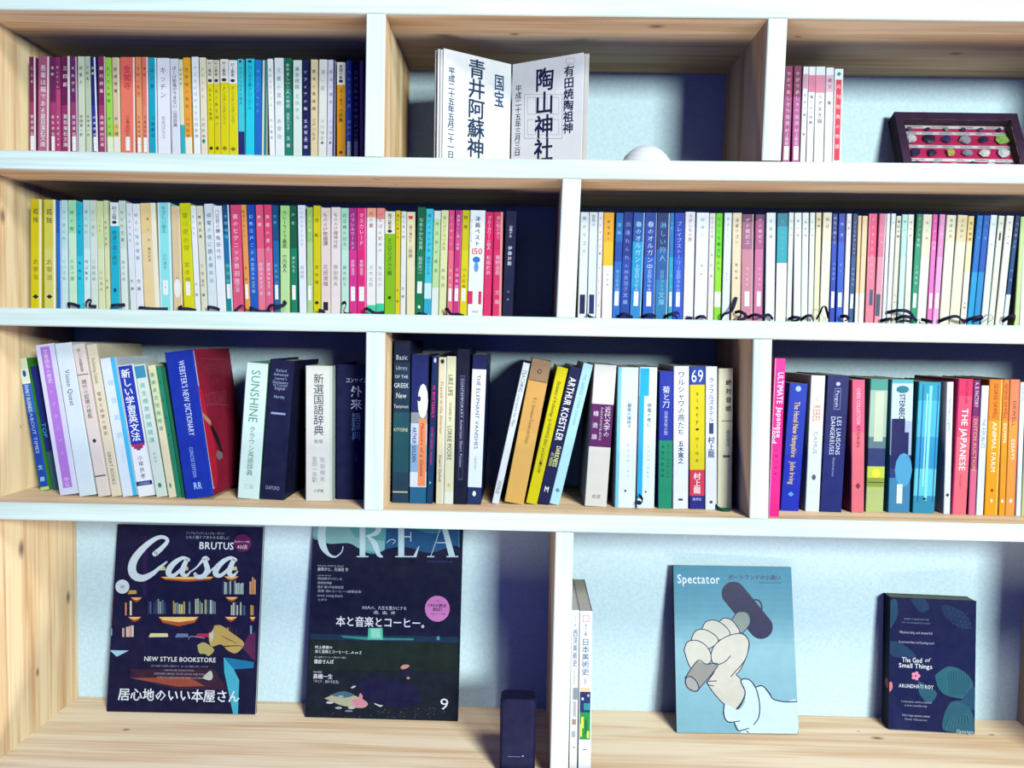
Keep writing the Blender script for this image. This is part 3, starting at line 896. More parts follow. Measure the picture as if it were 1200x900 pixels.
ROW_H = [
 "82,165,92,38,832|18203c|150:18344c 400:1c505c 700:203c54|Basic@d8dce8@110-135@.7@h~Library@bcc8d8@165-185@.7@h~OF THE@d8dce8@212-228@.8@h~GREEK@e8ecf4@252-276@.9@h~New@dce8dc@300-328@.65@h~Testament@dcdccc@355-378@.9@h~KYTOENE@e4e0c0@475-495@.85@h~─@e4dcb0@797-802@.9@R|hard=1 dict=1|tall dark teal hardback with silver capitals",
 "170,253,182,108,828|1c2464|400:8c9498 455:c4d4f4 560:8cb4d8 700:e0e8f0 775:20648c|●@e8ece8@255-430@.62@O@.22~●@1c2464@318-345@.2@O~ARTHUR GOLDEN@2c3c64@475-650@.24@r@-.25@bf~■@f4905c@432-770@.46@R@.22~Memoirs of a Geisha@8c2430@450-755@.2@r@.22@i||navy novel with half a white face",
 "256,300,285,118,828|142858|500:103c64|M. BUTTERFLY@f02c84@265-445@.42@r@0@b~DAVID HENRY HWANG@e42888@475-690@.3@r@0@b~○@d8e4f4@125-150@.4@O~◆@58d0d0@745-780@.3|er=1|dark navy play with hot pink title",
 "303,342,318,123,830|e2d8b4||●@2c2018@132-155@.5@O~Travels in the Interior@b8745c@240-560@.4@r@0@i~Stuart Dybek@4c4c30@610-750@.4@r@0@i|e=R:f0f0e8:6|cream paperback with black dot at head",
 "343,390,358,118,830|e2e0b8|800:e4ecd8|LIKE LIFE@303434@210-318@.5@r@0@f~STORIES BY@303434@350-450@.2@r~LORRIE MOORE@303434@468-640@.5@r@0@f~文@505450@745-785@.3||cream-yellow paperback, condensed black title",
 "393,458,409,82,830|0e1030||■@585c7c@215-738@.34@R@-.02~■@0e1030@219-734@.29@R@-.02~CONTEMPORARY American Short Fiction@b8c0dc@228-690@.2@r@-.02|free=1 hard=1|black hardback with thin framed title",
 "460,530,489,108,830|141c54|183:e6f0fa 776:183060|THE ELEPHANT VANISHES@30405c@210-585@.28@r~HARUKI@8c94a8@620-725@.14@r~●@f0f4fc@795-822@.25@O|side=141c54 free=1|white-panelled paperback with navy head",
 "590,625,742,155,832|dfe6ea||TEACHING@586478@170-290@.6@r~Literature for Men@7c8894@300-470@.5@r~VOYAGE@303444@755-825@.6@r|Y=.05|slim white paperback leaning strongly right",
 "651,750,786,145,836|9c7c5c|232:d8a658 500:e0b05c|O@2c2018@170-195@.25@h~─@5c4830@232-236@.9@R~R. L. Stevenson Travels and Essays@7c5c34@320-560@.18@r@.05|Y=.05|old tan paperback with brown-stained head",
 "760,820,912,180,838|d8cc00||Dictionary of Archaeology@403c08@230-420@.42@r@0@i~by WARWICK BRAY and DAVID TRUMP@4c4808@430-715@.3@r~●@3c2c18@655-672@.25@O|Y=.052|yellow archaeology reference, leaning right",
]
ROW_I = [
 "-37,38,120,135,790|14184c||ARTHUR KOESTLER@f4f4f4@170-505@.62@r@0@bf~DARKNESS@f0f0a0@530-640@.4@r@.2@b~AT NOON@d8e070@570-640@.3@r@-.2@b~M@f4f4f4@745-775@.4@h@0@b|Y=.052|black paperback with bold white author name",
 "22,72,187,118,795|b4e4f0||THE GARDEN@7cb4cc@150-260@.35@r~RUMER GODDEN@80b8d0@270-420@.25@r~○@5c8ca0@755-775@.4@O|Y=.052 free=1|pale cyan paperback leaning right",
 "195,305,243,120,803|e2e0d8|315:5c1c5c 531:e0dcd0|近代文学の@f0e4f0@325-480@.3@v@.25~マルクスとエンゲルスの@f0e4f0@330-500@.24@v@-.02~構造論@f0e4f0@335-510@.26@v@-.28~岩波@808080@770-790@.4@h|Y=.048|worn white book with purple band",
 "345,447,362,130,812|d8ecf2|400:e4eef4|最後の場所で@386070@310-440@.24@v@.1~チャンネ・リー@789cac@510-690@.14@v@.1~●@182434@745-758@.1@O|Y=.046 e=L:7cccdc:18|broad white novel with cyan left edge",
 "455,543,470,130,812|e2f0f6||■@20b0e0@135-275@.52@R@-.2~■@20b0e0@275-790@.28@R@-.34~停電の夜に@284858@310-430@.26@v@.1~ジュンパ・ラヒリ@708ca0@520-690@.16@v@.1~●@182434@752-760@.12@O|Y=.046|white novel with bright cyan flag shape",
 "563,632,570,150,810|1c30a0|498:148c68|菊と刀@eaf0ff@225-335@.58~日本文化の型@c4d0f4@350-470@.3~ルース・ベネディクト@0c4430@515-690@.2@v@.2~長谷川松治訳@0c4430@515-690@.24@v@-.2|Y=.046|book blue above and green below",
 "637,713,642,123,822|e6eaf4||ワルシャワの燕たち@28345c@150-475@.6@v@0@f~五木寛之@28345c@500-615@.4@v@0@b~■@28345c@790-800@.3@R|Y=.046|white novel with large black katakana title",
 "720,797,722,125,828|1840a0|218:dccc08 645:d43450 776:20207c|69@f0f4ff@140-205@.85@h@0@f~sixty@4c4c10@245-420@.4@v~◆@1c1c1c@435-450@.3~nine@4c4c10@470-615@.4@v~村上龍@fbf0f4@660-765@.5@v@0@bf~集英社@c8d0f8@785-800@.6@h|Y=.046|yellow novel with numerals on blue head",
 "800,857,802,125,828|dfe4ee||ラッフルズホテル@34406c@180-405@.6@v@0@f~■@34406c@410-465@.4@R~村上龍@34406c@478-585@.6@v@0@bf~●@34406c@800-815@.3@O|Y=.044|white-grey novel with tall dark title",
 "860,933,866,135,825|d8d4b4||絶対音感@24304c@185-360@.4@v@.2@b~最相葉月@5c8c94@445-530@.3@v@.2~─@4c5450@398-402@.7@R@.1~■@4c5450@572-584@.5@R@.1|Y=.05|yellowed beige book beside the divider",
]
ROW_J = [
 "78,125,106,75,735|f02c94|250:ec1c88|ULTIMATE@fbe4f4@135-275@.55@r@.1@b~Japanese@fbe4f4@290-425@.5@r@.15@b~food@fbe4f4@380-450@.45@r@-.25@b~お箸と食器の@8c1c5c@465-620@.25|Y=.012 d=.13 e=L:f8a8d8:4|hot pink book standing proud of the others",
 "132,212,170,185,712|1434ac|500:1028b4|The Hotel New Hampshire@e4c47c@265-510@.34@r@0@b~John Irving@e4c47c@530-630@.3@r@0@b~●@a8ccf4@195-220@.3@O~◆@58b0f0@660-685@.25||royal blue novel with golden lettering",
 "240,302,266,150,718|e0e8e0||THE@d8c8a8@235-265@.4@r~REBEL@d88c70@280-355@.55@r@0@f~CAMUS@88b0a0@395-495@.3@r~○@585c70@585-610@.3@O||white novel with faint orange title",
 "305,400,338,150,715|141c5c|450:14206c|◎@c0ccec@178-195@.2@O~LES LIAISONS@dce4f8@330-500@.21@r@.15@f~DANGEREUSES@dce4f8@330-500@.21@r@-.13@f~Choderlos de Laclos@a8b8e0@510-595@.18@r~■@6c7cb0@205-300@.3@R~■@141c5c@209-296@.24@R~Penguin@c8d4f0@215-290@.16@r|free=1|navy classic with silver serif title",
 "442,497,446,168,718|e05c80|400:e8707c|CHESS COLLECTION@f8d0d8@205-365@.3@r~STORIES@8c2440@370-510@.25@r~◆@8c2440@620-690@.3|free=1|coral pink paperback",
 "505,582,527,165,725|4c9c8c|215:a8c0ac 420:5c7c84 470:28386c 550:c8d84c 600:90a03c 640:b8c478|■@c8d4b8@220-440@.5@R@.05~●@f0e83c@560-600@.5@O~─@203c3c@618-622@.9@R|Y=.052 free=1|green paperback with photograph of a lit tower",
 "604,698,621,168,725|5cb4bc|185:c4d8e4 350:a8b8d0 500:283874 600:3c84ac|STEINBECK@1c2c4c@232-360@.26@r@0@b~■@181c58@340-500@.62@R@-.15~■@181c58@400-560@.8@R@-.05~●@50a4cc@490-640@.8@O@.15~■@e4eef0@628-712@.26@R~●@287c8c@195-228@.6@O|Y=.052|paperback with dark skyline and blue swirl",
 "712,808,740,178,722|2c9cb8|260:48b8d0 420:2c98c4 560:60ccd8 680:2c8cac|■@8ce8ec@195-700@.12@R@.05~■@1c64a4@190-710@.06@R@-.3~■@1c64a4@190-710@.05@R@.38~■@b4f4f4@230-640@.05@R@-.1~◆@183468@685-700@.2|side=20848c Y=.052 free=1|turquoise water-patterned paperback",
 "848,880,863,178,728|e4ecf0||Northern Lights@90a0ac@250-470@.4@r~◆@303c48@665-695@.4|Y=.05|slim white paperback right of turquoise one",
 "882,950,913,165,730|e02c60|240:e84c6c 420:f06c78|THE JAPANESE@fbe8e8@295-570@.42@r@.05@bf~REISCHAUER@a81c48@175-275@.2@r@.1~ライシャワー@a82440@585-650@.2@v|Y=.048 e=L:b82464:7|red paperback with big white capitals",
 "957,987,980,170,732|742064|330:b03c7c 560:e0688c|A. B. FACTORY@f8d8ec@180-290@.55@r~DUTCH AUCTION@ecc444@340-570@.5@r|Y=.048|narrow plum and pink paperback",
 "991,1022,1016,195,732|e6f0ee||THE REPUBLICS@5c7c98@340-470@.5@r|Y=.048|short white paperback",
 "1027,1088,1050,168,732|ec8418|350:f0a00c|GEORGE ORWELL@8c4410@185-340@.3@r~ANIMAL FARM@fbecc8@355-575@.35@r@0@b~●@fbf0d8@692-708@.16@O~◆@8c4c14@645-665@.2|Y=.048 e=R:f0c058:8|orange classic, broadest of three oranges",
 "1090,1118,1110,168,732|ec8430|350:f09c1c|GEORGE ORWELL@8c4410@185-340@.5@r~DOWN@fbecc8@360-500@.5@r@0@b~●@fbf0d8@695-710@.4@O|Y=.048|orange classic, narrowest of three oranges",
 "1119,1162,1141,168,732|e88458|350:ec9c40|ORWELL@8c4c24@260-390@.35@r~ESSAYS@fbecc8@430-540@.35@r@0@b~●@fbf0d8@692-710@.3@O|Y=.048 e=R:d86c50:6|peach-orange classic beside a white book",
 "1166,1187,1186,180,732|e4eeea||NARNIA@a8c0b8@190-330@.5@r|Y=.048|white paperback right of the oranges",
 "1189,1240,1215,180,732|c8c88c|||Y=.048|olive-cream paperback at the frame edge",
]
ROW_K = [
 "321,350,329,345,862|e6e8ec||カラー版@606c80@365-402@.22~西洋美術史@58809c@412-545@.6@v@.05@f~高階秀爾監修@8090a0@550-605@.2~■@8c98a0@618-660@.6@R@.15~■@b0b8bc@665-720@.4@R@.1~■@a08c88@728-748@.5@R@.05~■@a4b0b4@770-792@.5@R~■@5c6470@826-829@.3@R@.1|Y=.015 d=.135 pg=d8dcd8|white western art history book touching divider",
 "353,397,358,348,862|e8eef4||■@e0a8b4@362-388@.55@R~■@e8eef4@366-384@.38@R~【カラー版】@303c5c@390-440@.4~日本美術史@285c74@444-575@.62@v@0@f~辻惟雄監修@8090a0@580-606@.2~■@ecc49c@618-636@.8@R~■@1c2c60@632-708@.84@R~■@2c8c94@672-696@.5@R@.15~●@d8e0e4@652-662@.2@O@-.2~●@a8d0d4@640-650@.15@O@.25~■@189040@704-800@.84@R~■@e0dc50@720-760@.2@R@-.2~■@d8d850@770-795@.18@R@.25~■@e8e45c@745-790@.14@R@-.3~■@0c6430@730-780@.14@R@.08~■@5c6470@834-837@.3@R|Y=.015 d=.135 pg=d0d4cc side=203068|white Japanese art history book, green painted foot",
]

_all = set()
for _rows in (ROW_A, ROW_B, ROW_C, ROW_D, ROW_E, ROW_F, ROW_G, ROW_H, ROW_I, ROW_J, ROW_K):
    for _s in _rows:
        _all |= set(_s)
_all |= set('なむかみたし一二三五1青井阿蘇神社国宝平成二十五年月日陶山有田焼祖居心地のいい本屋さん本と音楽とコーヒー。100人の、人生を豊かにする1冊曲杯村上春樹ポートランドの小商い')
need_glyphs([(c, b) for c in _all for b in (False, True)])

shelf_row(ROW_A, 5.4545, 20, 50, z_b1t, .081, 'in the top-left bay', 'paperbacks in the top-left bay', 'book', dep=.104, zbot=680, sag=True, from_right=1)
shelf_row(ROW_B, 3.75, 880, 60, z_b1t, .081, 'in the top-right bay', 'paperbacks in the top-right bay', 'book', dep=.104, zbot=480, from_right=1)
shelf_row(ROW_C, 5.6, 20, 220, z_b2t, .0575, 'in second-row left bay', 'paperbacks in the second-row left bay', 'book', zbot=790, from_right=1)
shelf_row(['#5.626,660,230,805'] + ROW_D + ['#5.625,1000,230,822'] + ROW_E, 0, 0, 0, z_b2t, .0575, 'in second-row right bay', 'paperbacks in the second-row right bay', 'book', from_right=0)
shelf_row(['#4.286,0,390,800'] + ROW_F + ['#4.2875,200,390,815'] + ROW_G, 0, 0, 0, z_b3t, .047, 'in third-row left bay', 'books in the third-row left bay', 'book', dep=.12)
shelf_row(['#4.286,440,390,830'] + ROW_H + ['#4.2875,640,400,810'] + ROW_I, 0, 0, 0, z_b3t, .045, 'in third-row middle bay', 'books in the third-row middle bay', 'book', dep=.12)
shelf_row(ROW_J, 3.75, 880, 400, z_b3t, .047, 'in third-row right bay', 'books in the third-row right bay', 'book', dep=.115)
shelf_row(ROW_K, 3.0, 560, 600, z_floor, .015, 'in the bottom right bay', 'art history books in the bottom right bay', 'book')

# ------------------------------------------------------------------ print on the red front board of the big blue dictionary
WB = [o for o in bpy.data.objects if o.type == 'EMPTY' and 'red front cover' in o.get('label', '')][0]
bpy.context.view_layer.update()
_cv = [c for c in WB.children if c.name.startswith('cover')][0]
_w = max(v.co.x for v in _cv.data.vertices)
M2 = WB.matrix_world @ Matrix.Translation((_w, 0, 0)) @ Matrix(((0, -1, 0), (1, 0, 0), (0, 0, 1))).to_4x4()
cb = MB()
q5 = lambda x, y: local(M2, 200 + x / 4.2875, 390 + y / 4.2875)


def side_poly(pts, c, lay):
    cb.poly([(max(.001, p[0]), -lay, max(.001, p[1])) for p in (q5(*q) for q in pts)], paper(c, .45))


side_poly([(108, 90), (116, 90), (222, 780), (212, 785)], 'dce0ec', .0001)
side_poly([(135, 260), (160, 300), (190, 430), (222, 560), (236, 700), (232, 775), (216, 780)], 'd8203c', .00011)
side_poly([(150, 128), (275, 132), (276, 135), (150, 131)], 'b04c68', .00012)
side_poly([(178, 356), (298, 362), (298, 365), (178, 359)], 'b04c68', .00012)
side_poly([(118, 355), (135, 370), (160, 400), (200, 440), (205, 468), (175, 440), (145, 415), (125, 385)], 'c8a880', .00013)
side_poly([(195, 440), (240, 520), (262, 600), (255, 610), (225, 540), (200, 480)], '2c1020', .00012)
side_poly([(232, 590), (258, 600), (262, 628), (240, 640), (228, 620)], '9c7c84', .00013)
for _t, _x0, _x1, _y0, _y1 in (("WEBSTER'S NEW", 162, 278, 160, 196), ('OF THE', 200, 250, 232, 256), ('DICTIONARY', 170, 290, 300, 350)):
    (_a, _zt), (_b2, _zb) = q5(_x0, _y0), q5(_x1, _y1)
    text(cb, _t, (_a + _b2) / 2, _zt, _zb, abs(_b2 - _a), paper('a8405c', .45), 'h', False, .00016, 0, True)
_o = cb.build('cover_print', WB)
_o.matrix_parent_inverse = Matrix.Identity(4)
_o.matrix_local = WB.matrix_world.inverted() @ M2

# ------------------------------------------------------------------ magazines and books shown face-on
def prop_frame(BL, BR, TL, zf, thick, gap=.001):
    P0, P1 = on_floor(*BL, zf), on_floor(*BR, zf)
    x = (P1 - P0)
    W = x.length
    x.normalize()
    n = Vector((-x.y, x.x, 0))
    a = 0.02
    h = .2
    for _ in range(12):
        z = Vector((0, 0, 1)) * math.cos(a) + n * math.sin(a)
        y = z.cross(x)
        mid = (P0 + P1) / 2
        M = Matrix.Translation(mid) @ Matrix((x, y, z)).transposed().to_4x4()
        h = local(M, *TL)[1]
        room = WALL_Y - max(P0.y, P1.y) - thick * math.cos(a) - gap
        a = max(0.0, math.asin(max(0, min(.6, room / h))))
    M = Matrix.Translation((0, 0, thick * math.sin(a) + .0001)) @ M
    h = local(M, *TL)[1]
    return M, W, h


def face_book(name, label, cat, BL, BR, TL, thick, zf, col, side, pages='e4e6e2', spine_left=True, h=None, tl=.0004, group=None):
    M, W, hh = prop_frame(BL, BR, TL, zf, thick)
    h = h or hh
    root = empty(name, M)
    tag(root, label, cat, group)
    x0, x1 = -W / 2, W / 2
    mb = MB()
    cm, sm = paper(col, .35), paper(side, .4)
    mb.box(x0, x1, 0, tl, 0, h, cm)
    mb.box(x0, x1, thick - tl, thick, 0, h, sm)
    if spine_left:
        mb.box(x0, x0 + tl, tl, thick - tl, 0, h, sm)
    else:
        mb.box(x1 - tl, x1, tl, thick - tl, 0, h, sm)
    mb.build('cover', root)
    pg = MB()
    a, b = (x0 + tl + .0001, x1 - .0006) if spine_left else (x0 + .0006, x1 - tl - .0001)
    pg.box(a, b, tl + .0001, thick - tl - .0001, .0003, h - .0005, paper(pages, .8, .12))
    pg.build('pages', root)
    return root, M, W, h


class Art:
    """flat print on a cover: shapes given where they are seen on it"""
    def __init__(s, M, conv, W=None, H=None):
        s.M, s.cv, s.mb, s.lay, s.W, s.H = M, conv, MB(), .00012, W, H

    def pt(s, x, y):
        a, b = local(s.M, *s.cv(x, y))
        if s.W:
            a = max(-s.W / 2 + .0001, min(s.W / 2 - .0001, a))
            b = max(.0002, min(s.H - .0001, b))
        return a, b

    def poly(s, pts, col):
        s.lay += .000012
        s.mb.poly([(p[0], -s.lay, p[1]) for p in (s.pt(*q) for q in pts)], paper(col, .4, .1))

    def rect(s, x0, y0, x1, y1, col):
        s.poly([(x0, y1), (x1, y1), (x1, y0), (x0, y0)], col)

    def disc(s, x, y, rx, ry, col, n=22, rot=0):
        c_, s_ = math.cos(rot), math.sin(rot)
        s.poly([(x + rx * math.cos(k / n * math.tau) * c_ - ry * math.sin(k / n * math.tau) * s_, y + rx * math.cos(k / n * math.tau) * s_ + ry * math.sin(k / n * math.tau) * c_) for k in range(n)], col)

    def curve(s, pts, n=6):
        P = [pts[0]] + list(pts) + [pts[-1]]
        out = []
        for i in range(1, len(P) - 2):
            for k in range(n):
                t = k / n
                out.append(tuple(.5 * (2 * P[i][j] + (P[i + 1][j] - P[i - 1][j]) * t + (2 * P[i - 1][j] - 5 * P[i][j] + 4 * P[i + 1][j] - P[i + 2][j]) * t * t + (3 * P[i][j] - P[i - 1][j] - 3 * P[i + 1][j] + P[i + 2][j]) * t ** 3) for j in range(len(pts[0]))))
        out.append(tuple(pts[-1]))
        return out

    def blob(s, pts, col, n=5, line=None, lw=4):
        c = s.curve(list(pts) + [pts[0]], n)
        s.poly(c[:-1], col)
        if line:
            s.stroke([(x, y, lw) for x, y in list(pts) + [pts[0]]], line, n)

    def stroke(s, pts, col, n=6, caps=True):
        s.lay += .000012
        c = s.curve(pts, n)
        m = paper(col, .4, .05)
        L, R = [], []
        for i, (x, y, w) in enumerate(c):
            a, b = c[max(0, i - 1)], c[min(len(c) - 1, i + 1)]
            dx, dy = b[0] - a[0], b[1] - a[1]
            d = math.hypot(dx, dy) or 1
            L.append((x - dy / d * w / 2, y + dx / d * w / 2))
            R.append((x + dy / d * w / 2, y - dx / d * w / 2))
        q = lambda p: (lambda r: (r[0], -s.lay, r[1]))(s.pt(*p))
        for i in range(len(c) - 1):
            s.mb.poly([q(L[i]), q(L[i + 1]), q(R[i + 1]), q(R[i])], m)
        if caps:
            for (x, y, w) in (c[0], c[-1]):
                s.mb.poly([q((x + w / 2 * math.cos(k / 10 * math.tau), y + w / 2 * math.sin(k / 10 * math.tau))) for k in range(10)], m)

    def words(s, t, x0, x1, y0, y1, col, mode='h', bold=False, shear=0, fill=True, mb=None):
        """level words between x0..x1, capitals between y0 (top) and y1 (foot)"""
        s.lay += .00001 if not bold else .00005
        a = s.pt(x0, (y0 + y1) / 2)
        b = s.pt(x1, (y0 + y1) / 2)
        za = s.pt((x0 + x1) / 2, y0)[1]
        zb = s.pt((x0 + x1) / 2, y1)[1]
        text(mb or s.mb, t, (a[0] + b[0]) / 2, za, zb, abs(b[0] - a[0]), paper(col, .4, .02), mode, bold, s.lay, shear, fill)


# the dark magazine with the bookshop scene
root, M, W, H = face_book('magazine', 'dark magazine with white script title and lamp-lit bookshop scene', 'magazine', (125, 834.5), (299, 838), (130.5, 614.5), .007, z_floor, '12103c', '14123c', 'e6f0f0')
z1 = lambda x, y: (120 + x / 6.316, 610 + y / 6.316)
A = Art(M, z1, W, H)
A.rect(60, 40, 310, 1300, '16123c')
A.rect(300, 120, 330, 560, '2c1450')
A.poly([(60, 970), (1130, 980), (1130, 1440), (60, 1440)], '121038')
A.poly([(210, 1100), (830, 1100), (920, 1250), (560, 1250), (205, 1165)], '3c1c34')
A.poly([(205, 1165), (640, 1160), (760, 1225), (560, 1230)], '9c4c38')
for (x0, x1, y) in ((430, 830, 415), (900, 1010, 412), (60, 90, 415), (210, 295, 568), (55, 88, 568), (910, 1005, 565), (60, 75, 715), (190, 290, 712), (415, 715, 712), (905, 1000, 712), (1090, 1135, 712)):
    d = min(34, (x1 - x0) * .22)
    dd = 56 if x1 - x0 > 250 and y > 600 else 30
    A.poly([(x0, y), (x1, y), (x1 - d, y + dd * .8), ((x0 + x1) / 2, y + dd * 1.25), (x0 + d, y + dd * .8)], 'b85428')
    A.poly([(x0 + 5, y + 2), (x1 - 5, y + 2), (x1 - d, y + dd * .45), ((x0 + x1) / 2, y + dd * .7), (x0 + d, y + dd * .45)], 'f4d480')
rr = random.Random(3)
for (x0, x1, y0, y1, pal) in ((340, 480, 580, 690, ('8ca098', '506c88', '30406c')), (510, 620, 590, 690, ('c8cc80', '7090a0', 'b8a870')), (640, 840, 575, 690, ('a8b088', '30446c', '6c88a0', 'c0c8b0')), (890, 1050, 440, 545, ('c8d8d0', '30406c', 'a8b8b0')), (940, 1060, 600, 700, ('506c88', 'c0c8b0', '303c6c')), (130, 250, 590, 700, ('e8dcb0', 'd89070', '202048')), (1090, 1138, 415, 545, ('e0a070', 'b87048')), (1085, 1140, 600, 700, ('d0a058', 'e0c890')), (50, 90, 610, 700, ('f0e0d0', 'e0b8a8')), (150, 250, 775, 860, ('e8a8a8', '88c8a0', 'e0dcb8', 'd8e0c0')), (915, 1005, 775, 850, ('e08c40', '302040', 'c06c38')), (50, 75, 780, 850, ('70c8b0', 'e0e8e0')), (1095, 1135, 775, 850, ('70a8b0', '303c68'))):
    x = x0
    while x < x1 - 8:
        w = rr.uniform(9, 20)
        t = y0 + rr.uniform(0, (y1 - y0) * .3)
        if rr.random() < .8:
            A.rect(x, t, min(x1, x + w * .8), y1, rr.choice(pal))
        x += w
for (x0, x1, y, c) in ((190, 258, 520, 'c8a850'), (345, 490, 838, 'e0d8a0'), (540, 640, 840, '687ca0'), (690, 800, 840, 'b82850'), (400, 470, 345, 'c8cc98'), (570, 640, 345, 'c0c490'), (930, 1000, 345, 'd0cc90')):
    A.poly([(x0, y + 24), (x1, y + 22), (x1 - 4, y - 5), (x0 + 14, y - 5)], c)
# the stooping figure, the table and the floor light
A.blob([(815, 780), (880, 775), (960, 830), (1040, 890), (1045, 930), (990, 980), (930, 960), (880, 915), (810, 930), (790, 860)], 'c0a45c')
A.blob([(705, 920), (750, 900), (800, 925), (830, 960), (790, 1000), (760, 985), (720, 980)], 'b4a868')
A.blob([(790, 830), (815, 800), (825, 850), (805, 900)], 'c8c4b0')
A.blob([(730, 760), (790, 740), (830, 775), (800, 830), (750, 800)], '1c1038')
A.stroke([(905, 930, 10), (1000, 925, 6), (1040, 930, 3)], '4c3c30')
A.stroke([(880, 850, 3), (940, 880, 9), (1000, 910, 3)], '80683c')
A.poly([(1040, 940), (1080, 850), (1135, 820), (1135, 1040), (1100, 1010)], '5c2450')
A.poly([(900, 1010), (1125, 1045), (1120, 1090), (975, 1100)], '1c78a8')
A.poly([(900, 1010), (975, 1100), (1015, 1180), (1005, 1440), (970, 1430), (905, 1120)], '48b4cc')
A.poly([(40, 958), (200, 960), (110, 1006)], 'a8d8e8')
A.blob([(740, 1165), (800, 1110), (820, 1150), (800, 1180)], 'c4c8c0')
A.stroke([(640, 880, 3), (660, 855, 5), (760, 870, 4)], '98a8b0')
# title in a broad script
WHT = 'd8e8f0'
A.stroke([(392, 245, 40), (440, 205, 34), (485, 150, 26), (455, 122, 26), (400, 132, 32), (320, 190, 44), (250, 270, 54), (222, 345, 60), (240, 405, 60), (300, 425, 50), (370, 395, 36), (430, 345, 22), (480, 305, 12)], WHT, 8)
for dx in (0, 348):
    A.stroke([(640 + dx, 290, 26), (600 + dx, 276, 26), (545 + dx, 305, 36), (500 + dx, 355, 44), (495 + dx, 395, 40), (530 + dx, 405, 28), (580 + dx, 365, 22), (625 + dx, 305, 20)], WHT, 7)
    A.stroke([(630 + dx, 285, 30), (605 + dx, 340, 38), (595 + dx, 390, 36), (625 + dx, 405, 22), (655 + dx, 375, 10)], WHT, 6)
A.stroke([(655, 378, 10), (700, 345, 12), (740, 300, 20), (765, 278, 32), (785, 285, 22)], WHT, 6)
A.stroke([(755, 280, 30), (770, 320, 36), (780, 365, 40), (750, 410, 36), (705, 415, 32), (690, 395, 26)], WHT, 6)
A.stroke([(785, 395, 12), (815, 360, 12), (850, 335, 12)], WHT, 4)
A.words('ブックもブックショップも・ガイド', 620, 905, 82, 104, 'a8b8d0')
A.words('ともに暮らす本たちを探しに', 618, 945, 112, 136, 'a8b8d0')
A.words('BRUTUS', 718, 978, 158, 212, 'e4eef4', bold=True)
A.disc(1040, 165, 66, 66, '5c1454')
A.words('居心地のいい本屋', 980, 1092, 148, 163, 'e8c8e0')
A.words('40店', 998, 1078, 176, 210, 'f0dcec')
A.disc(152, 488, 52, 52, 'dceaf0')
A.words('12', 134, 168, 478, 498, '202048', bold=True)
A.words('NEW STYLE BOOKSTORE', 312, 845, 1007, 1042, 'ecf0ec', bold=True)
A.words('街の本屋から旅先の書店まで、本のある場所の新しいかたち', 365, 790, 1068, 1084, 'a098b0')
A.words('UNFINISHED BOOKSTORES', 462, 682, 1100, 1112, 'b0a8b8')
A.words('DESIGNERS LIBRARY ROOM, BOOKS AND FOOD', 385, 765, 1126, 1140, 'b0a8b8')
A.words('GUIDE TO UNDERGROUND PRINT CULTURE', 408, 740, 1154, 1168, 'c0a8b0')
A.words('居心地のいい本屋さん', 120, 1022, 1244, 1334, 'eef4f8', bold=True)
A.mb.build('cover_print', root)

# the dark magazine with the picnic at night
root, M, W, H = face_book('magazine', 'dark magazine with tall serif letters and a pink round sticker', 'magazine', (357.5, 841), (536.5, 846), (364, 604), .006, z_floor, '0e1034', '10123c', 'c8d8dc')
z1 = lambda x, y: (355 + x / 6.316, 610 + y / 6.316)
A = Art(M, z1, W, H)
A.rect(62, -60, 1160, 300, '2c7c94')
A.poly([(62, -60), (610, -60), (620, 240), (480, 240), (62, 190)], '58a4a8')
A.poly([(60, 20), (330, 30), (380, 120), (600, 150), (610, 235), (520, 230), (400, 200), (340, 165), (200, 175), (60, 110)], '80b4b4')
A.poly([(620, 60), (760, 50), (960, 100), (1150, 60), (1150, 250), (600, 260)], '1c5484')
A.blob([(55, 125), (120, 150), (200, 172), (340, 168), (420, 210), (520, 250), (640, 205), (780, 198), (940, 240), (1150, 190), (1150, 400), (55, 400)], '0e1034', 4)
A.poly([(40, 860), (1150, 880), (1145, 1500), (10, 1480)], '101828')
A.poly([(55, 838), (600, 850), (1150, 862), (1150, 905), (55, 880)], '14304c')
A.poly([(280, 852), (480, 862), (600, 868), (820, 872), (820, 885), (480, 885), (300, 866)], '2c8c84')
A.poly([(485, 795), (590, 795), (592, 882), (480, 880)], '58c4a8')
A.poly([(505, 800), (570, 800), (575, 870), (505, 868)], '94dcc4')
A.poly([(990, 860), (1010, 855), (1012, 885), (992, 885)], '40a0a8')
A.poly([(60, 886), (1150, 908), (1150, 1120), (40, 1100)], '142420')
# letters with thick and hair strokes
LW = 'c0dce6'
A.stroke([(288, -20, 10), (240, -38, 14), (190, -25, 26), (150, 40, 52), (138, 110, 58), (150, 190, 50), (190, 250, 24), (240, 268, 12), (285, 235, 8), (298, 190, 6)], LW, 7, False)
A.rect(292, -30, 298, 40, LW)
A.rect(420, -40, 462, 270, LW)
A.rect(398, 262, 486, 271, LW)
A.stroke([(462, -34, 10), (530, -30, 20), (565, 20, 44), (545, 90, 36), (462, 118, 9)], LW, 7, False)
A.stroke([(480, 118, 14), (530, 170, 42), (560, 250, 30), (592, 268, 10)], LW, 6, False)
A.rect(706, -40, 750, 270, LW)
A.rect(684, 262, 840, 271, LW)
A.poly([(840, 271), (862, 190), (855, 190), (818, 262)], LW)
A.rect(750, -40, 850, -30, LW)
A.poly([(850, -40), (862, 45), (855, 45), (826, -30)], LW)
A.rect(750, 116, 800, 124, LW)
A.poly([(795, 85), (802, 85), (802, 155), (795, 155)], LW)
A.stroke([(1040, -30, 5), (990, 140, 5), (945, 266, 5)], LW, 3, False)
A.poly([(1012, -40), (1050, -40), (1128, 270), (1082, 270)], LW)
A.rect(920, 262, 972, 271, LW)
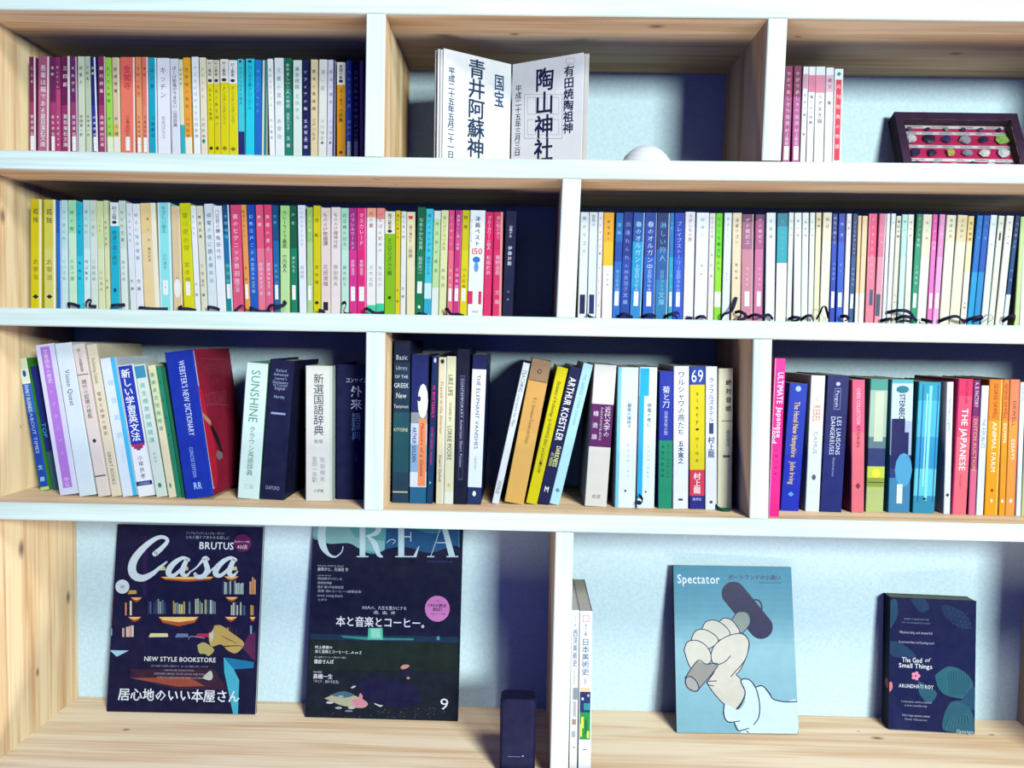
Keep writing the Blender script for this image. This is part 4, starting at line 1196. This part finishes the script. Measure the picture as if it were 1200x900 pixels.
A.rect(1062, 262, 1150, 271, LW)
A.rect(990, 160, 1062, 167, LW)
A.stroke([(620, 165, 4), (650, 140, 5), (685, 150, 4), (662, 175, 3)], 'd8ecf0', 4)
A.words('crea.bunshun.jp', 920, 1110, 292, 308, '404c84')
A.words('SPECIAL POEM & ESSAY', 108, 305, 330, 341, 'b0b8d0')
A.words('最果タヒ、万城目 学', 108, 338, 348, 374, 'd8e0ec')
A.words('INTERVIEWS', 108, 210, 402, 411, 'b0b8d0')
for k, (t, x1) in enumerate((('西加奈子×せしも', 295), ('尾崎世界観', 215), ('蒼井 優×戸田恵梨香', 302), ('星野 源×コーヒー×高橋信幸', 435), ('never young beach', 296), ('ヒダカ', 180))):
    A.words(t, 108, x1, 420 + k * 31, 440 + k * 31, 'b8c0d8')
A.words('100人の、人生を豊かにする', 435, 770, 632, 660, 'd8e0f0')
A.words('1冊、1曲、1杯', 520, 685, 668, 694, 'd8e0f0')
A.words('本と音楽とコーヒー。', 245, 945, 714, 788, 'eef4fa', bold=True)
A.disc(995, 652, 92, 96, 'dc84c8')
A.words('これが新しい', 962, 1030, 590, 600, '402050')
A.words('CREA書店', 925, 1062, 614, 640, '301048', bold=True)
A.words('開店!', 960, 1030, 644, 670, '301048', bold=True)
A.words('一万冊のすべての物語', 932, 1056, 684, 696, '402050')
A.words('村上春樹の', 90, 222, 924, 948, 'e0e4ec', bold=True)
A.words('本と音楽とコーヒーと…A to Z', 90, 436, 958, 984, 'e0e4ec', bold=True)
A.words('本と音楽とコーヒーの街ぶらり案内', 86, 320, 1004, 1018, 'c8ccd8')
A.words('鎌倉さんぽ', 84, 230, 1026, 1058, 'e0e4ec', bold=True)
A.words('model', 78, 142, 1108, 1126, 'd0d4e0')
A.words('高橋一生', 76, 222, 1134, 1170, 'e8ecf2', bold=True)
A.words('「ひとり、静かな生活」', 70, 278, 1178, 1202, 'c8ccd8')
A.words('9', 1012, 1086, 1312, 1398, 'f0f4f8')
# picnic cloth, sitter and open book in the grass
A.blob([(160, 1315), (280, 1270), (400, 1300), (480, 1350), (440, 1385), (300, 1370), (220, 1340)], 'b8b494')
A.blob([(200, 1290), (300, 1262), (380, 1290), (300, 1310)], '486c80')
A.blob([(360, 1330), (430, 1320), (480, 1360), (400, 1378)], 'dc8ca0')
for (x, y, rx, ry, c) in ((200, 1345, 28, 10, 'c8c8d0'), (265, 1385, 26, 9, 'a8b0c0'), (360, 1385, 26, 9, 'c0c0c8'), (340, 1408, 30, 6, '9090a8'), (375, 1230, 20, 7, 'c8d0d8'), (566, 1225, 24, 14, 'd8c8c0'), (430, 1300, 14, 24, 'd890a0'), (282, 1300, 22, 8, '88b4c0')):
    A.disc(x, y, rx, ry, c, 12, -.4 if x > 350 and y < 1300 else 0)
A.poly([(525, 1345), (570, 1365), (630, 1345), (632, 1352), (572, 1378), (530, 1356)], 'd8dce0')
A.blob([(400, 1215), (480, 1160), (620, 1175), (700, 1190), (800, 1210), (880, 1330), (700, 1380), (480, 1330)], '14103c')
A.blob([(725, 1060), (790, 1060), (800, 1120), (770, 1160), (730, 1130)], '1c1438')
A.blob([(722, 1085), (745, 1066), (786, 1068), (782, 1085), (740, 1100)], 'c89884')
A.disc(780, 1164, 12, 10, 'c89078', 10)
for k in range(40):
    A.disc(rr.uniform(80, 1080), rr.uniform(1380, 1460), 3, 2.2, rr.choice(('8c98a8', '5c6c54', 'a89880')), 5)
A.mb.build('cover_print', root)

# the blue magazine with a hand and hammer
root, M, W, H = face_book('magazine', 'pale blue magazine with drawn white hand gripping a hammer', 'magazine', (793, 860), (936, 861.5), (788.5, 662.5), .008, z_floor, '78a8b8', '1c3858', 'c8d4d8')
z1 = lambda x, y: (760 + x / 3.75, 640 + y / 3.75)
A = Art(M, z1, W, H)
for k in range(28):
    t = k / 27
    c0, c1, c2 = (52, 140, 172), (150, 200, 212), (132, 184, 200)
    c = [int(a + (b - a) * min(1, t * 2)) for a, b in zip(c0, c1)] if t < .5 else [int(a + (b - a) * (t * 2 - 1)) for a, b in zip(c1, c2)]
    y0 = 82 + k * 26.8
    A.lay = .00012
    A.rect(95, y0, 660, y0 + 26.8, '%02x%02x%02x' % tuple(c))
OUT = '1c2450'
A.words('SPECTATOR'.title(), 125, 315, 124, 164, 'f0f8fa', bold=True)
A.words('ポートランドの小商い', 350, 582, 126, 148, '1c2858', bold=True)
A.words('Small Business in Portland', 485, 585, 156, 164, '28406c')
A.stroke([(455, 235, 7), (485, 240, 7), (498, 270, 7), (490, 295, 7)], OUT, 5)
_ca = math.atan2(356 - 208, 494 - 373)
A.poly([(494 + 52 * math.cos(_ca + q), 356 + 52 * math.sin(_ca + q)) for q in [math.radians(v) for v in range(-90, 91, 12)]] + [(373 + 52 * math.cos(_ca + q), 208 + 52 * math.sin(_ca + q)) for q in [math.radians(v) for v in range(90, 271, 12)]], '16164c')
A.stroke([(358, 232, 3), (385, 225, 3), (410, 200, 3)], '2c2c70', 4)
A.poly([(363, 328), (392, 290), (432, 290), (446, 318), (446, 345), (404, 392)], '90a098')
A.stroke([(363, 328, 4), (392, 290, 4), (432, 292, 4), (446, 320, 4), (440, 350, 4), (404, 392, 4)], OUT, 4)
A.blob([(255, 600), (330, 580), (380, 565), (415, 600), (425, 650), (390, 716), (340, 700), (290, 650)], 'd8d4c4', line=OUT)
A.blob([(275, 470), (320, 400), (400, 380), (438, 410), (438, 460), (405, 540), (375, 568), (300, 610), (258, 600), (300, 530)], 'dcd8c8', line=OUT)
A.poly([(268, 600), (300, 530), (370, 500), (385, 572), (412, 600), (330, 640)], 'dcd8c8')
A.blob([(305, 335), (335, 316), (370, 330), (400, 380), (350, 392)], 'dedccc', line=OUT)
A.blob([(233, 365), (255, 330), (300, 328), (345, 360), (356, 392), (312, 412), (280, 400)], 'dedccc', line=OUT)
A.blob([(187, 412), (205, 374), (245, 366), (290, 390), (306, 415), (285, 440), (250, 450), (200, 430)], 'dedccc', line=OUT)
A.blob([(156, 460), (170, 422), (210, 414), (250, 435), (272, 470), (274, 505), (255, 518), (215, 512), (185, 535)], 'dedccc', line=OUT)
A.blob([(275, 470), (300, 425), (350, 395), (405, 382), (438, 410), (436, 460), (420, 500), (385, 548), (330, 515), (285, 515)], 'dedccc')
A.stroke([(360, 482, 4), (335, 508, 4), (300, 520, 4), (280, 508, 4), (275, 472, 4), (295, 430, 4), (345, 396, 4), (405, 384, 4), (438, 412, 4), (437, 460, 4), (420, 505, 4), (380, 552, 4), (362, 572, 4)], OUT, 5)
A.poly([(160, 575), (215, 503), (250, 518), (308, 522), (222, 628), (190, 636)], '9c9c94')
A.stroke([(160, 580, 4), (215, 503, 4), (252, 518, 4), (306, 522, 4), (222, 626, 4)], OUT, 4)
A.disc(190, 605, 30, 34, 'b0b0a8', 18, -.6)
A.stroke([(164, 580, 5), (180, 572, 5), (208, 590, 5), (221, 625, 5), (205, 638, 5), (175, 625, 5), (162, 600, 5), (164, 580, 5)], OUT, 4)
A.stroke([(258, 594, 4), (298, 592, 4)], OUT, 3)
SL = 'd4ecf4'
A.blob([(330, 700), (345, 695), (395, 718), (425, 670), (408, 592), (440, 585), (468, 620), (500, 614), (545, 670), (600, 684), (654, 682), (654, 828), (520, 828), (440, 828), (400, 815), (380, 780), (340, 765)], SL, 4)
A.stroke([(332, 698, 5), (330, 740, 5), (350, 772, 5), (400, 768, 4)], OUT, 4)
A.stroke([(376, 776, 5), (395, 810, 5), (440, 800, 4)], OUT, 4)
A.stroke([(430, 812, 4), (448, 828, 4)], OUT, 3)
A.stroke([(386, 716, 5), (412, 680, 5), (424, 640, 5), (405, 590, 5), (440, 586, 5), (470, 622, 5), (487, 690, 5), (484, 750, 5), (462, 784, 4)], OUT, 5)
A.stroke([(470, 620, 5), (500, 614, 5), (530, 645, 5), (548, 672, 5), (600, 684, 5), (656, 682, 5)], OUT, 5)
A.mb.build('cover_print', root)

# the small navy novel
root, M, W, H = face_book('book', 'small navy novel standing face-on with leaf-patterned cover and pink petals', 'book', (1041, 856), (1142, 862), (1040.5, 699.5), .026, z_floor, '10184c', '0e1440', '98a894', tl=.0006)
z1 = lambda x, y: (1000 + x / 4.5, 680 + y / 4.5)
A = Art(M, z1, W, H)
A.blob([(182, 110), (225, 100), (235, 170), (215, 225), (185, 250)], '24506c')
A.blob([(190, 320), (250, 330), (330, 400), (260, 410), (195, 390)], '1c4064')
A.blob([(300, 100), (370, 95), (400, 150), (350, 165)], '1c3c64')
A.blob([(460, 130), (530, 140), (600, 190), (620, 250), (560, 250), (480, 190)], '18305c')
A.blob([(430, 500), (500, 455), (580, 480), (630, 540), (610, 620), (500, 610), (450, 570)], '2c6878')
A.blob([(340, 530), (400, 560), (440, 600), (400, 650), (350, 600)], '286074')
A.blob([(480, 700), (520, 640), (600, 650), (636, 740), (620, 810), (520, 800), (470, 780)], '2a6074')
A.blob([(560, 640), (638, 560), (638, 680), (600, 660)], '20506c')
A.blob([(200, 640), (260, 690), (300, 800), (220, 790)], '141c54')
for k in range(16):
    A.stroke([(480 + k * 9, 790 - k * 2, 2), (500 + k * 7, 740 - k * 2, 2), (520 + k * 4, 700, 1.5)], '4c8c94' if k % 2 else '1c4c68', 3)
for k in range(9):
    A.stroke([(500 + k * 14, 470 + abs(k - 4) * 4, 2), (505 + k * 13, 540, 2), (510 + k * 9, 600, 1.5)], '1c5068', 3)
for k in range(5):
    for j in range(4):
        A.disc(500 + k * 24 + j * 8, 150 + j * 26 + k * 6, 4, 4, '30508c', 6)
A.words('WINNER OF THE BOOKER PRIZE', 265, 398, 200, 210, '8894b8')
A.words('with a new introduction by the author', 252, 405, 218, 228, '8894b8')
A.words('Mesmerising and masterful', 243, 416, 268, 282, 'c8d0e0')
A.words('An extraordinary and haunting novel', 238, 424, 320, 333, 'c8d0e0')
A.words('The God', 255, 362, 406, 432, 'f0f4f8', bold=True)
A.words('of', 374, 404, 408, 430, 'f0f4f8', shear=.25)
A.words('Small Things', 238, 416, 438, 462, 'f0f4f8', bold=True)
for k in range(5):
    a = k / 5 * math.tau
    A.disc(328 + 12 * math.cos(a), 503 + 12 * math.sin(a), 13, 10, 'f098b8', 10, a)
A.disc(328, 503, 6, 6, 'c83c6c', 8)
A.words('ARUNDHATI ROY', 238, 422, 548, 568, 'e8ecf4', bold=True)
A.words('A masterpiece, utterly exceptional', 250, 412, 634, 645, 'b0b8d0')
A.words('in every possible way', 268, 388, 654, 665, 'b0b8d0')
A.words('Full of magic, mystery, sadness', 256, 402, 706, 718, 'c0c8d8')
A.words('Daily Observer', 270, 390, 728, 738, 'b0b8d0')
A.words('flamingo', 540, 634, 786, 806, 'c8e4e8', shear=.2)
A.blob([(183, 540), (200, 535), (205, 565), (192, 585), (183, 580)], 'e88c94')
A.mb.build('cover_print', root)
pm = MB()      # petal printed on the spine side
for k in range(1):
    x = -W / 2 - .00012
    c = [(.004 + .0075 * math.cos(q / 12 * math.tau), H * .335 + .0075 * math.sin(q / 12 * math.tau)) for q in range(12)]
    pm.poly([(x, max(.0002, a + .004), b) for a, b in c], paper('e88c94'))
pm.build('spine_print', root)

# ------------------------------------------------------------------ the open book of shrine calligraphy
zt = at(520, 56.5, .05).z
O1 = on_floor(520, 56.5, zt)
GT = on_floor(600, 75.6, zt)
O2 = on_floor(683.6, 61.5, zt)
zb = z_b1t + SAG(0) + .0002
hpage = zt - zb
ob = empty('open_book', Matrix.Translation((GT.x, GT.y, zb)))
tag(ob, 'open concertina book of white pages with brush calligraphy, standing upright', 'book')


def page_frame(P, Q):
    x = Vector((Q.x - P.x, Q.y - P.y, 0))
    L = x.length
    x.normalize()
    y = Vector((-x.y, x.x, 0))
    return Matrix.Translation((P.x, P.y, zb)) @ Matrix((x, y, Vector((0, 0, 1)))).transposed().to_4x4(), L


def child_of(o, root, M):
    o.parent = root
    o.matrix_parent_inverse = Matrix.Identity(4)
    o.matrix_local = root.matrix_world.inverted() @ M


bpy.context.view_layer.update()
for sgn, (P, Q) in ((0, (O1, GT)), (1, (GT, O2))):
    M, L = page_frame(P, Q)
    for k in range(6 if sgn == 0 else 5):
        mb = MB()
        t = .0021
        g = .0003 + .0012 * ((k * 7) % 3)
        a = -g * (2 if k else 0) if sgn == 0 else (0.001 if k else .0002)
        b = L + (g * 2 if k else 0) if sgn else L - .0012 - k * .0018
        if sgn == 1:
            a = .0012 + k * .0018
        mb.box(a, b, k * (t + .0001), k * (t + .0001) + t, 0, hpage - (.0006 * ((k * 5) % 3) if k else 0), paper(('f2f2f2', 'dcdcd4', 'e8e6e0')[k % 3] if k else 'f4f4f4', .7))
        child_of(mb.build('page'), ob, M)
    tb = MB()
    cvx = lambda x, y: (480 + x / 5, 40 + y / 5)
    def col(s_, x, y0, y1, wpx, c, bold):
        xa, za = local(M, *cvx(x, y0))
        _, z2 = local(M, *cvx(x, y1))
        text(tb, s_, xa, za, max(z2, .001), wpx / F * (D + .08), paper(c, .6), 'v', bold, .0004, 0, True)
    if sgn == 0:
        col('青井阿蘇神', 395, 148, 728, 27, '1c3a5c', True)
        col('国宝', 526, 236, 430, 14, '204c74', True)
        col('平成二十五年五月二十一日', 247, 194, 728, 15, '1c5470', True)
    else:
        col('陶山神社', 795, 195, 745, 25, '16184c', True)
        col('平成二十五年三月三日', 640, 298, 712, 12, '20244c', False)
        col('有田焼陶祖神', 937, 184, 582, 14, '18204c', True)
    child_of(tb.build('calligraphy'), ob, M)
    sb = MB()
    def seal(x0, y0, x1, y1, c, t=2.0):
        for (a0, b0, a1, b1) in ((x0, y0, x1, y0 + t), (x0, y1 - t, x1, y1), (x0, y0, x0 + t, y1), (x1 - t, y0, x1, y1)):
            q = [local(M, *cvx(a, b)) for a, b in ((a0, b1), (a1, b1), (a1, b0), (a0, b0))]
            sb.poly([(p[0], -.0002, p[1]) for p in q], paper(c, .6))
    if sgn == 0:
        seal(300, 290, 495, 570, 'e4dce4')
    else:
        seal(672, 352, 895, 612, 'b0b4c4')
        for k in range(3):
            seal(690 + k * 68, 370, 740 + k * 68, 470, 'c4c4cc')
            seal(690 + k * 68, 500, 740 + k * 68, 590, 'c4c4cc')
        seal(918, 140, 968, 170, 'ecb8c0')
        seal(925, 176, 962, 196, 'ecc4cc')
        seal(612, 690, 640, 715, 'b8b8c0')
    child_of(sb.build('seal_stamp'), ob, M)

# ------------------------------------------------------------------ ribbed white dome
P = at(757, 187, .135)
zc = z_b1t + .0001
dm = MB()
prof = []
R0, H0 = .0385, .0475
for i in range(15):
    a = i / 14 * math.pi / 2
    rb = 1 + (.022 if i % 2 else 0)
    prof.append((R0 * math.cos(a) * rb, H0 * math.sin(a)))
    if i < 14:
        a2 = (i + .5) / 14 * math.pi / 2
        prof.append((R0 * math.cos(a2) * 1.02, H0 * math.sin(a2)))
nseg = 40
for i in range(len(prof) - 1):
    for k in range(nseg):
        t0, t1 = k / nseg * math.tau, (k + 1) / nseg * math.tau
        (r0, h0), (r1, h1) = prof[i], prof[i + 1]
        dm.poly([(r0 * math.cos(t0), r0 * math.sin(t0), h0), (r0 * math.cos(t1), r0 * math.sin(t1), h0), (r1 * math.cos(t1), r1 * math.sin(t1), h1), (r1 * math.cos(t0), r1 * math.sin(t0), h1)], paper('eef4fa', .4))
dm.poly([(R0 * math.cos(-k / nseg * math.tau), R0 * math.sin(-k / nseg * math.tau), 0) for k in range(nseg)], paper('eef4fa', .4))
o = dm.build('ribbed_dome', M=Matrix.Translation((P.x, P.y, zc)))
tag(o, 'white ribbed dome ornament half hidden behind the shelf edge', 'ornament')

# ------------------------------------------------------------------ mineral collection in a dark wooden tray
tilt = math.radians(25)
tbx = .021
Yt = WALL_Y - tbx * math.cos(tilt) - .0015
TLw, TRw = at(1048, 131, Yt), at(1192, 134, Yt)
Wb = TRw.x - TLw.x
zx = Vector((0, math.sin(tilt), math.cos(tilt)))
yx = Vector((0, math.cos(tilt), -math.sin(tilt)))
hb = (TLw.z - z_b1t - .0002 - tbx * math.sin(tilt)) / math.cos(tilt)
org = Vector(((TLw.x + TRw.x) / 2, TLw.y, TLw.z)) - zx * hb
M = Matrix.Translation(org) @ Matrix((Vector((1, 0, 0)), yx, zx)).transposed().to_4x4()
box = empty('specimen_box', M)
tag(box, 'dark wooden display box of small minerals on red cloth, leaning back', 'display box')
DK = paper('3c2440', .5, .2)
rim = .011
for (x0, x1, z0, z1_) in ((-Wb / 2, Wb / 2, hb - rim, hb), (-Wb / 2, Wb / 2, 0, rim), (-Wb / 2, -Wb / 2 + rim, rim, hb - rim), (Wb / 2 - rim, Wb / 2, rim, hb - rim)):
    fb = MB()
    e = .0008
    fb.box(x0, x1, 0, tbx - .003, z0, z1_, DK)
    fb.build('frame_side', box)
bk = MB()
bk.box(-Wb / 2, Wb / 2, tbx - .003, tbx, 0, hb, DK)
bk.build('back_panel', box)
iw = Wb - 2 * rim - .0004
dep0 = .014
bd = MB()
bd.box(-iw / 2, iw / 2, dep0, dep0 + .001, rim + .0002, hb - rim - .0002, paper('c81c5c', .8, .2))
bd.build('red_cloth', box)
Mi = M @ Matrix.Translation((0, dep0, 0))
names = [['CHALCEDONY', 'FLUORITE', 'GALENA', 'QUARTZ'], ['TOURMALINE', 'PYRITE', 'GALENITE', 'CALCITE', 'BERYL', 'MALACHITE'], ['JASPER', 'CORUNDUM', 'OBSIDIAN', 'AGATE', 'AMAZONITE', 'TURQUOISE'], ['HEMATITE', 'MICA', 'OPAL', 'MARBLE', 'ROCK SALT']]
zrow = [local(Mi, 1120, y)[1] for y in (147.5, 157, 172.5, 188)]
dz = zrow[1] - zrow[2]
zrow[0] = zrow[1] + dz
rs = random.Random(11)
colors = [['585c84', '2c2850', '98a8a8', '3c3464', '4c5484', '28244c'], ['e0e0dc', '1c1c44', '34306c', 'a8a8b8', '1c2458', '9cc864'], ['1c1c4c', '28284c', 'c0b45c', '9090a8', 'e4e4dc', 'd0d4d8'], ['30305c', '8890a0', 'b8a860', '2c2c54', 'dcdcd4', '8088a0']]


def stone(cx, cz, r, c, seed):
    q = random.Random(seed)
    mb = MB()
    n, m = 7, 4
    ringv = []
    for i in range(m + 1):
        ph = math.pi * i / m
        row = []
        for k in range(n):
            th = math.tau * k / n + i * .3
            rr_ = r * q.uniform(.7, 1.15)
            row.append((cx + rr_ * math.sin(ph) * math.cos(th) * 1.1, dep0 - .0032 - rr_ * math.cos(ph) * .0 - .8 * min(rr_, .0037) * math.cos(ph), cz + rr_ * math.sin(ph) * math.sin(th)))
        ringv.append(row)
    mt = paper(c, .35, .35)
    for i in range(m):
        for k in range(n):
            mb.poly([ringv[i][k], ringv[i][(k + 1) % n], ringv[i + 1][(k + 1) % n], ringv[i + 1][k]], mt)
    return mb.build('mineral_specimen', box)


for r_i, z_ in enumerate(zrow):
    if z_ > hb - rim - .003:
        z_ = hb - rim - .0035
    st = MB()
    st.box(-iw / 2 + .001, iw / 2 - .001, dep0 - .0008, dep0 - .0001, z_ - .0023, z_ + .0023, paper('e8ecf0', .6))
    so = st.build('name_strip', box)
    tb = MB()
    ns = names[r_i]
    for k, t in enumerate(ns):
        text(tb, t, -iw / 2 + iw * (k + .5) / len(ns), z_ + .0013, z_ - .0013, iw / len(ns) * .72, paper('202040'), 'h', True, -dep0 + .001, 0, False)
    tb.build('name_lettering', so)
    for k in range(6):
        zz = (z_ + zrow[1]) / 2 if r_i == 0 else z_ - dz * .5
        if zz - .006 < rim:
            continue
        stone(-iw / 2 + iw * (k + .5) / 6 + rs.uniform(-.002, .002), zz, .0034 if r_i == 0 else rs.uniform(.0062, .0085), colors[r_i][k], r_i * 10 + k)
    if z_ - dz * .5 < rim:
        break
gl = bpy.data.materials.new('clear_lid')
gl.use_nodes = True
gt = gl.node_tree
gt.nodes.remove(gt.nodes['Principled BSDF'])
tr, gs, mxs, fr = N(gt, 'ShaderNodeBsdfTransparent'), N(gt, 'ShaderNodeBsdfGlossy'), N(gt, 'ShaderNodeMixShader'), N(gt, 'ShaderNodeFresnel')
gs.inputs['Roughness'].default_value = .05
fr.inputs['IOR'].default_value = 1.3
gt.links.new(fr.outputs[0], mxs.inputs[0])
gt.links.new(tr.outputs[0], mxs.inputs[1])
gt.links.new(gs.outputs[0], mxs.inputs[2])
gt.links.new(mxs.outputs[0], gt.nodes['Material Output'].inputs[0])
lid = MB()
lid.box(-iw / 2, iw / 2, .0012, .0018, rim + .0002, hb - rim - .0002, gl)
lid.build('clear_lid', box)

# ------------------------------------------------------------------ small black device in front of the divider
P0, P1 = at(585, 893, .012), at(627, 893, .012)
wd_, hd, dd_ = P1.x - P0.x, at(600, 820, .012).z - z_floor - .0001, .03
bm_ = MB()
BK = paper('14143a', .35, .05)
r_ = .006
sec = []
for cx, cy, a0 in ((wd_ / 2 - r_, r_, -90), (wd_ / 2 - r_, dd_ - r_, 0), (-wd_ / 2 + r_, dd_ - r_, 90), (-wd_ / 2 + r_, r_, 180)):
    for k in range(5):
        a = math.radians(a0 + k * 22.5)
        sec.append((cx + r_ * math.cos(a), cy + r_ * math.sin(a)))
lev = [(0, .86), (.0015, .95), (.004, 1), (hd - .004, 1), (hd - .0012, .97), (hd, .9)]
cyy = dd_ / 2
for (za, sa), (zb_, sb_) in zip(lev, lev[1:]):
    for k in range(len(sec)):
        p, q = sec[k], sec[(k + 1) % len(sec)]
        S = lambda v, f_, z: (v[0] * f_, cyy + (v[1] - cyy) * f_, z)
        bm_.poly([S(p, sa, za), S(q, sa, za), S(q, sb_, zb_), S(p, sb_, zb_)], BK)
bm_.poly([(v[0] * .9, cyy + (v[1] - cyy) * .9, hd) for v in sec], BK)
bm_.poly([(v[0] * .86, cyy + (v[1] - cyy) * .86, 0) for v in reversed(sec)], BK)
dv = empty('upright_box', Matrix.Translation(((P0.x + P1.x) / 2, .012, z_floor + .0001)))
tag(dv, 'small upright black box in the shadow left of the lower divider', 'box')
bm_.build('body', dv)
ln = MB()
ln.box(-.012, .004, -.0002, 0, hd * .255, hd * .262, paper('6c74a8'))
ln.box(.006, .008, -.0002, 0, hd * .262, hd * .275, paper('b0b8dc'))
ln.build('indicator_line', dv)

# ------------------------------------------------------------------ ribbon markers curling out on the shelves
BOOKS = [o for o in bpy.data.objects if o.type == 'EMPTY' and o.name.startswith('book') and o.name != 'bookcase']
bpy.context.view_layer.update()


def ribbon(pts, col, zf, Yb, width=.0032, y0=None):
    """pts: pixels along the ribbon; it hangs from the nearest book and lies on the shelf in front of it"""
    P = [at(x, y, Yb) for x, y in pts]
    cx = sum(p.x for p in P) / len(P)
    best = min((b for b in BOOKS if abs(b.matrix_world.translation.z - zf) < .02), key=lambda b: abs(b.matrix_world.translation.x - cx))
    ys = best.matrix_world.translation.y
    n = len(P)
    Q = []
    for i, p in enumerate(P):
        t = i / (n - 1)
        fwd = .003 + .012 * math.sin(math.pi * t) ** .8 + .002 * math.sin(7 * t)
        Q.append(Vector((p.x, ys - fwd, max(zf + .0012, p.z))))
    cu = bpy.data.curves.new('ribbon', 'CURVE')
    cu.dimensions = '3D'
    sp = cu.splines.new('BEZIER')
    sp.bezier_points.add(n - 1)
    for bp, q in zip(sp.bezier_points, Q):
        bp.co = q
        bp.handle_left_type = bp.handle_right_type = 'AUTO'
    cu.extrude = width / 2
    cu.bevel_depth = .0003
    cu.bevel_resolution = 0
    cu.resolution_u = 4
    ro = bpy.data.objects.new('tmp', cu)
    C.objects.link(ro)
    me = bpy.data.meshes.new_from_object(ro.evaluated_get(bpy.context.evaluated_depsgraph_get()))
    bpy.data.objects.remove(ro)
    for v in me.vertices:
        v.co.z = max(v.co.z, zf + .0003)
    me.materials.clear()
    me.materials.append(paper(col, .6))
    me.name = 'bookmark_ribbon'
    o = bpy.data.objects.new('bookmark_ribbon', me)
    C.objects.link(o)
    o.parent = best
    o.matrix_parent_inverse = best.matrix_world.inverted()
    if 'lightest' in col:
        pass


NV = '14143c'
RIB = [
 ([(79, 359), (84, 356), (92, 359)], 0), ([(99, 359), (104, 354), (109, 352), (106, 358), (111, 359)], 0), ([(128, 359), (136, 358), (145, 357)], 0),
 ([(161, 361), (170, 361), (180, 362), (196, 362)], 0), ([(212, 359), (213, 362), (222, 362), (229, 364)], 0), ([(243, 362), (247, 360), (253, 361), (256, 363)], 0),
 ([(272, 365), (279, 364), (285, 358), (288, 364)], 0), ([(292, 364), (296, 361), (306, 365), (316, 364)], 0), ([(312, 364), (320, 358), (328, 359), (335, 356), (333, 352)], 0),
 ([(374, 366), (377, 364), (380, 367)], 0), ([(400, 355), (407, 357), (404, 366), (412, 368)], 0), ([(426, 368), (431, 362), (440, 367), (450, 366)], 0),
 ([(487, 370), (494, 368), (500, 370)], 0), ([(521, 370), (524, 362), (529, 368), (536, 368), (543, 371)], 0),
 ([(689, 369), (693, 373), (698, 373)], 0), ([(724, 372), (730, 368), (736, 370), (742, 372)], 0), ([(752, 372), (760, 369), (769, 371)], 0), ([(779, 372), (786, 368), (794, 367), (797, 372)], 0),
 ([(805, 372), (812, 373)], 0), ([(816, 373), (821, 371), (828, 373)], 0),
 ([(846, 375), (848, 368), (854, 366), (858, 362), (864, 348)], 0), ([(862, 366), (867, 366), (872, 371), (864, 375), (869, 369)], 0),
 ([(877, 372), (884, 369), (892, 371), (900, 369), (907, 374)], 0), ([(925, 374), (930, 372), (936, 374), (931, 376)], 0), ([(940, 375), (946, 370), (954, 374)], 0),
 ([(958, 374), (959, 366), (963, 359), (968, 366), (972, 373)], 0), ([(986, 371), (991, 372), (992, 376)], 0),
 ([(1033, 376), (1040, 374), (1046, 376)], 0), ([(1041, 366), (1052, 364), (1062, 366), (1070, 374), (1076, 376)], 0), ([(1050, 374), (1058, 371), (1066, 375), (1056, 376)], 0),
 ([(1082, 374), (1088, 377), (1093, 377)], 0), ([(1102, 377), (1110, 372), (1118, 371), (1126, 375), (1136, 377)], 0), ([(1132, 377), (1140, 372), (1150, 372), (1144, 376)], 0),
 ([(1176, 377), (1183, 370), (1190, 376)], 0)]
for pts, _ in RIB:
    ribbon(pts, NV, z_b2t, .05, .0034)
ribbon([(1152, 374), (1156, 369), (1160, 373), (1156, 377), (1163, 372)], 'd0d4dc', z_b2t, .05, .0008)
ribbon([(840, 594), (848, 599), (858, 602), (840, 600)], '0c5c40', z_b3t, .03, .004)
ribbon([(749, 580), (751, 586), (746, 588)], '1c5468', z_b3t, .043, .005)
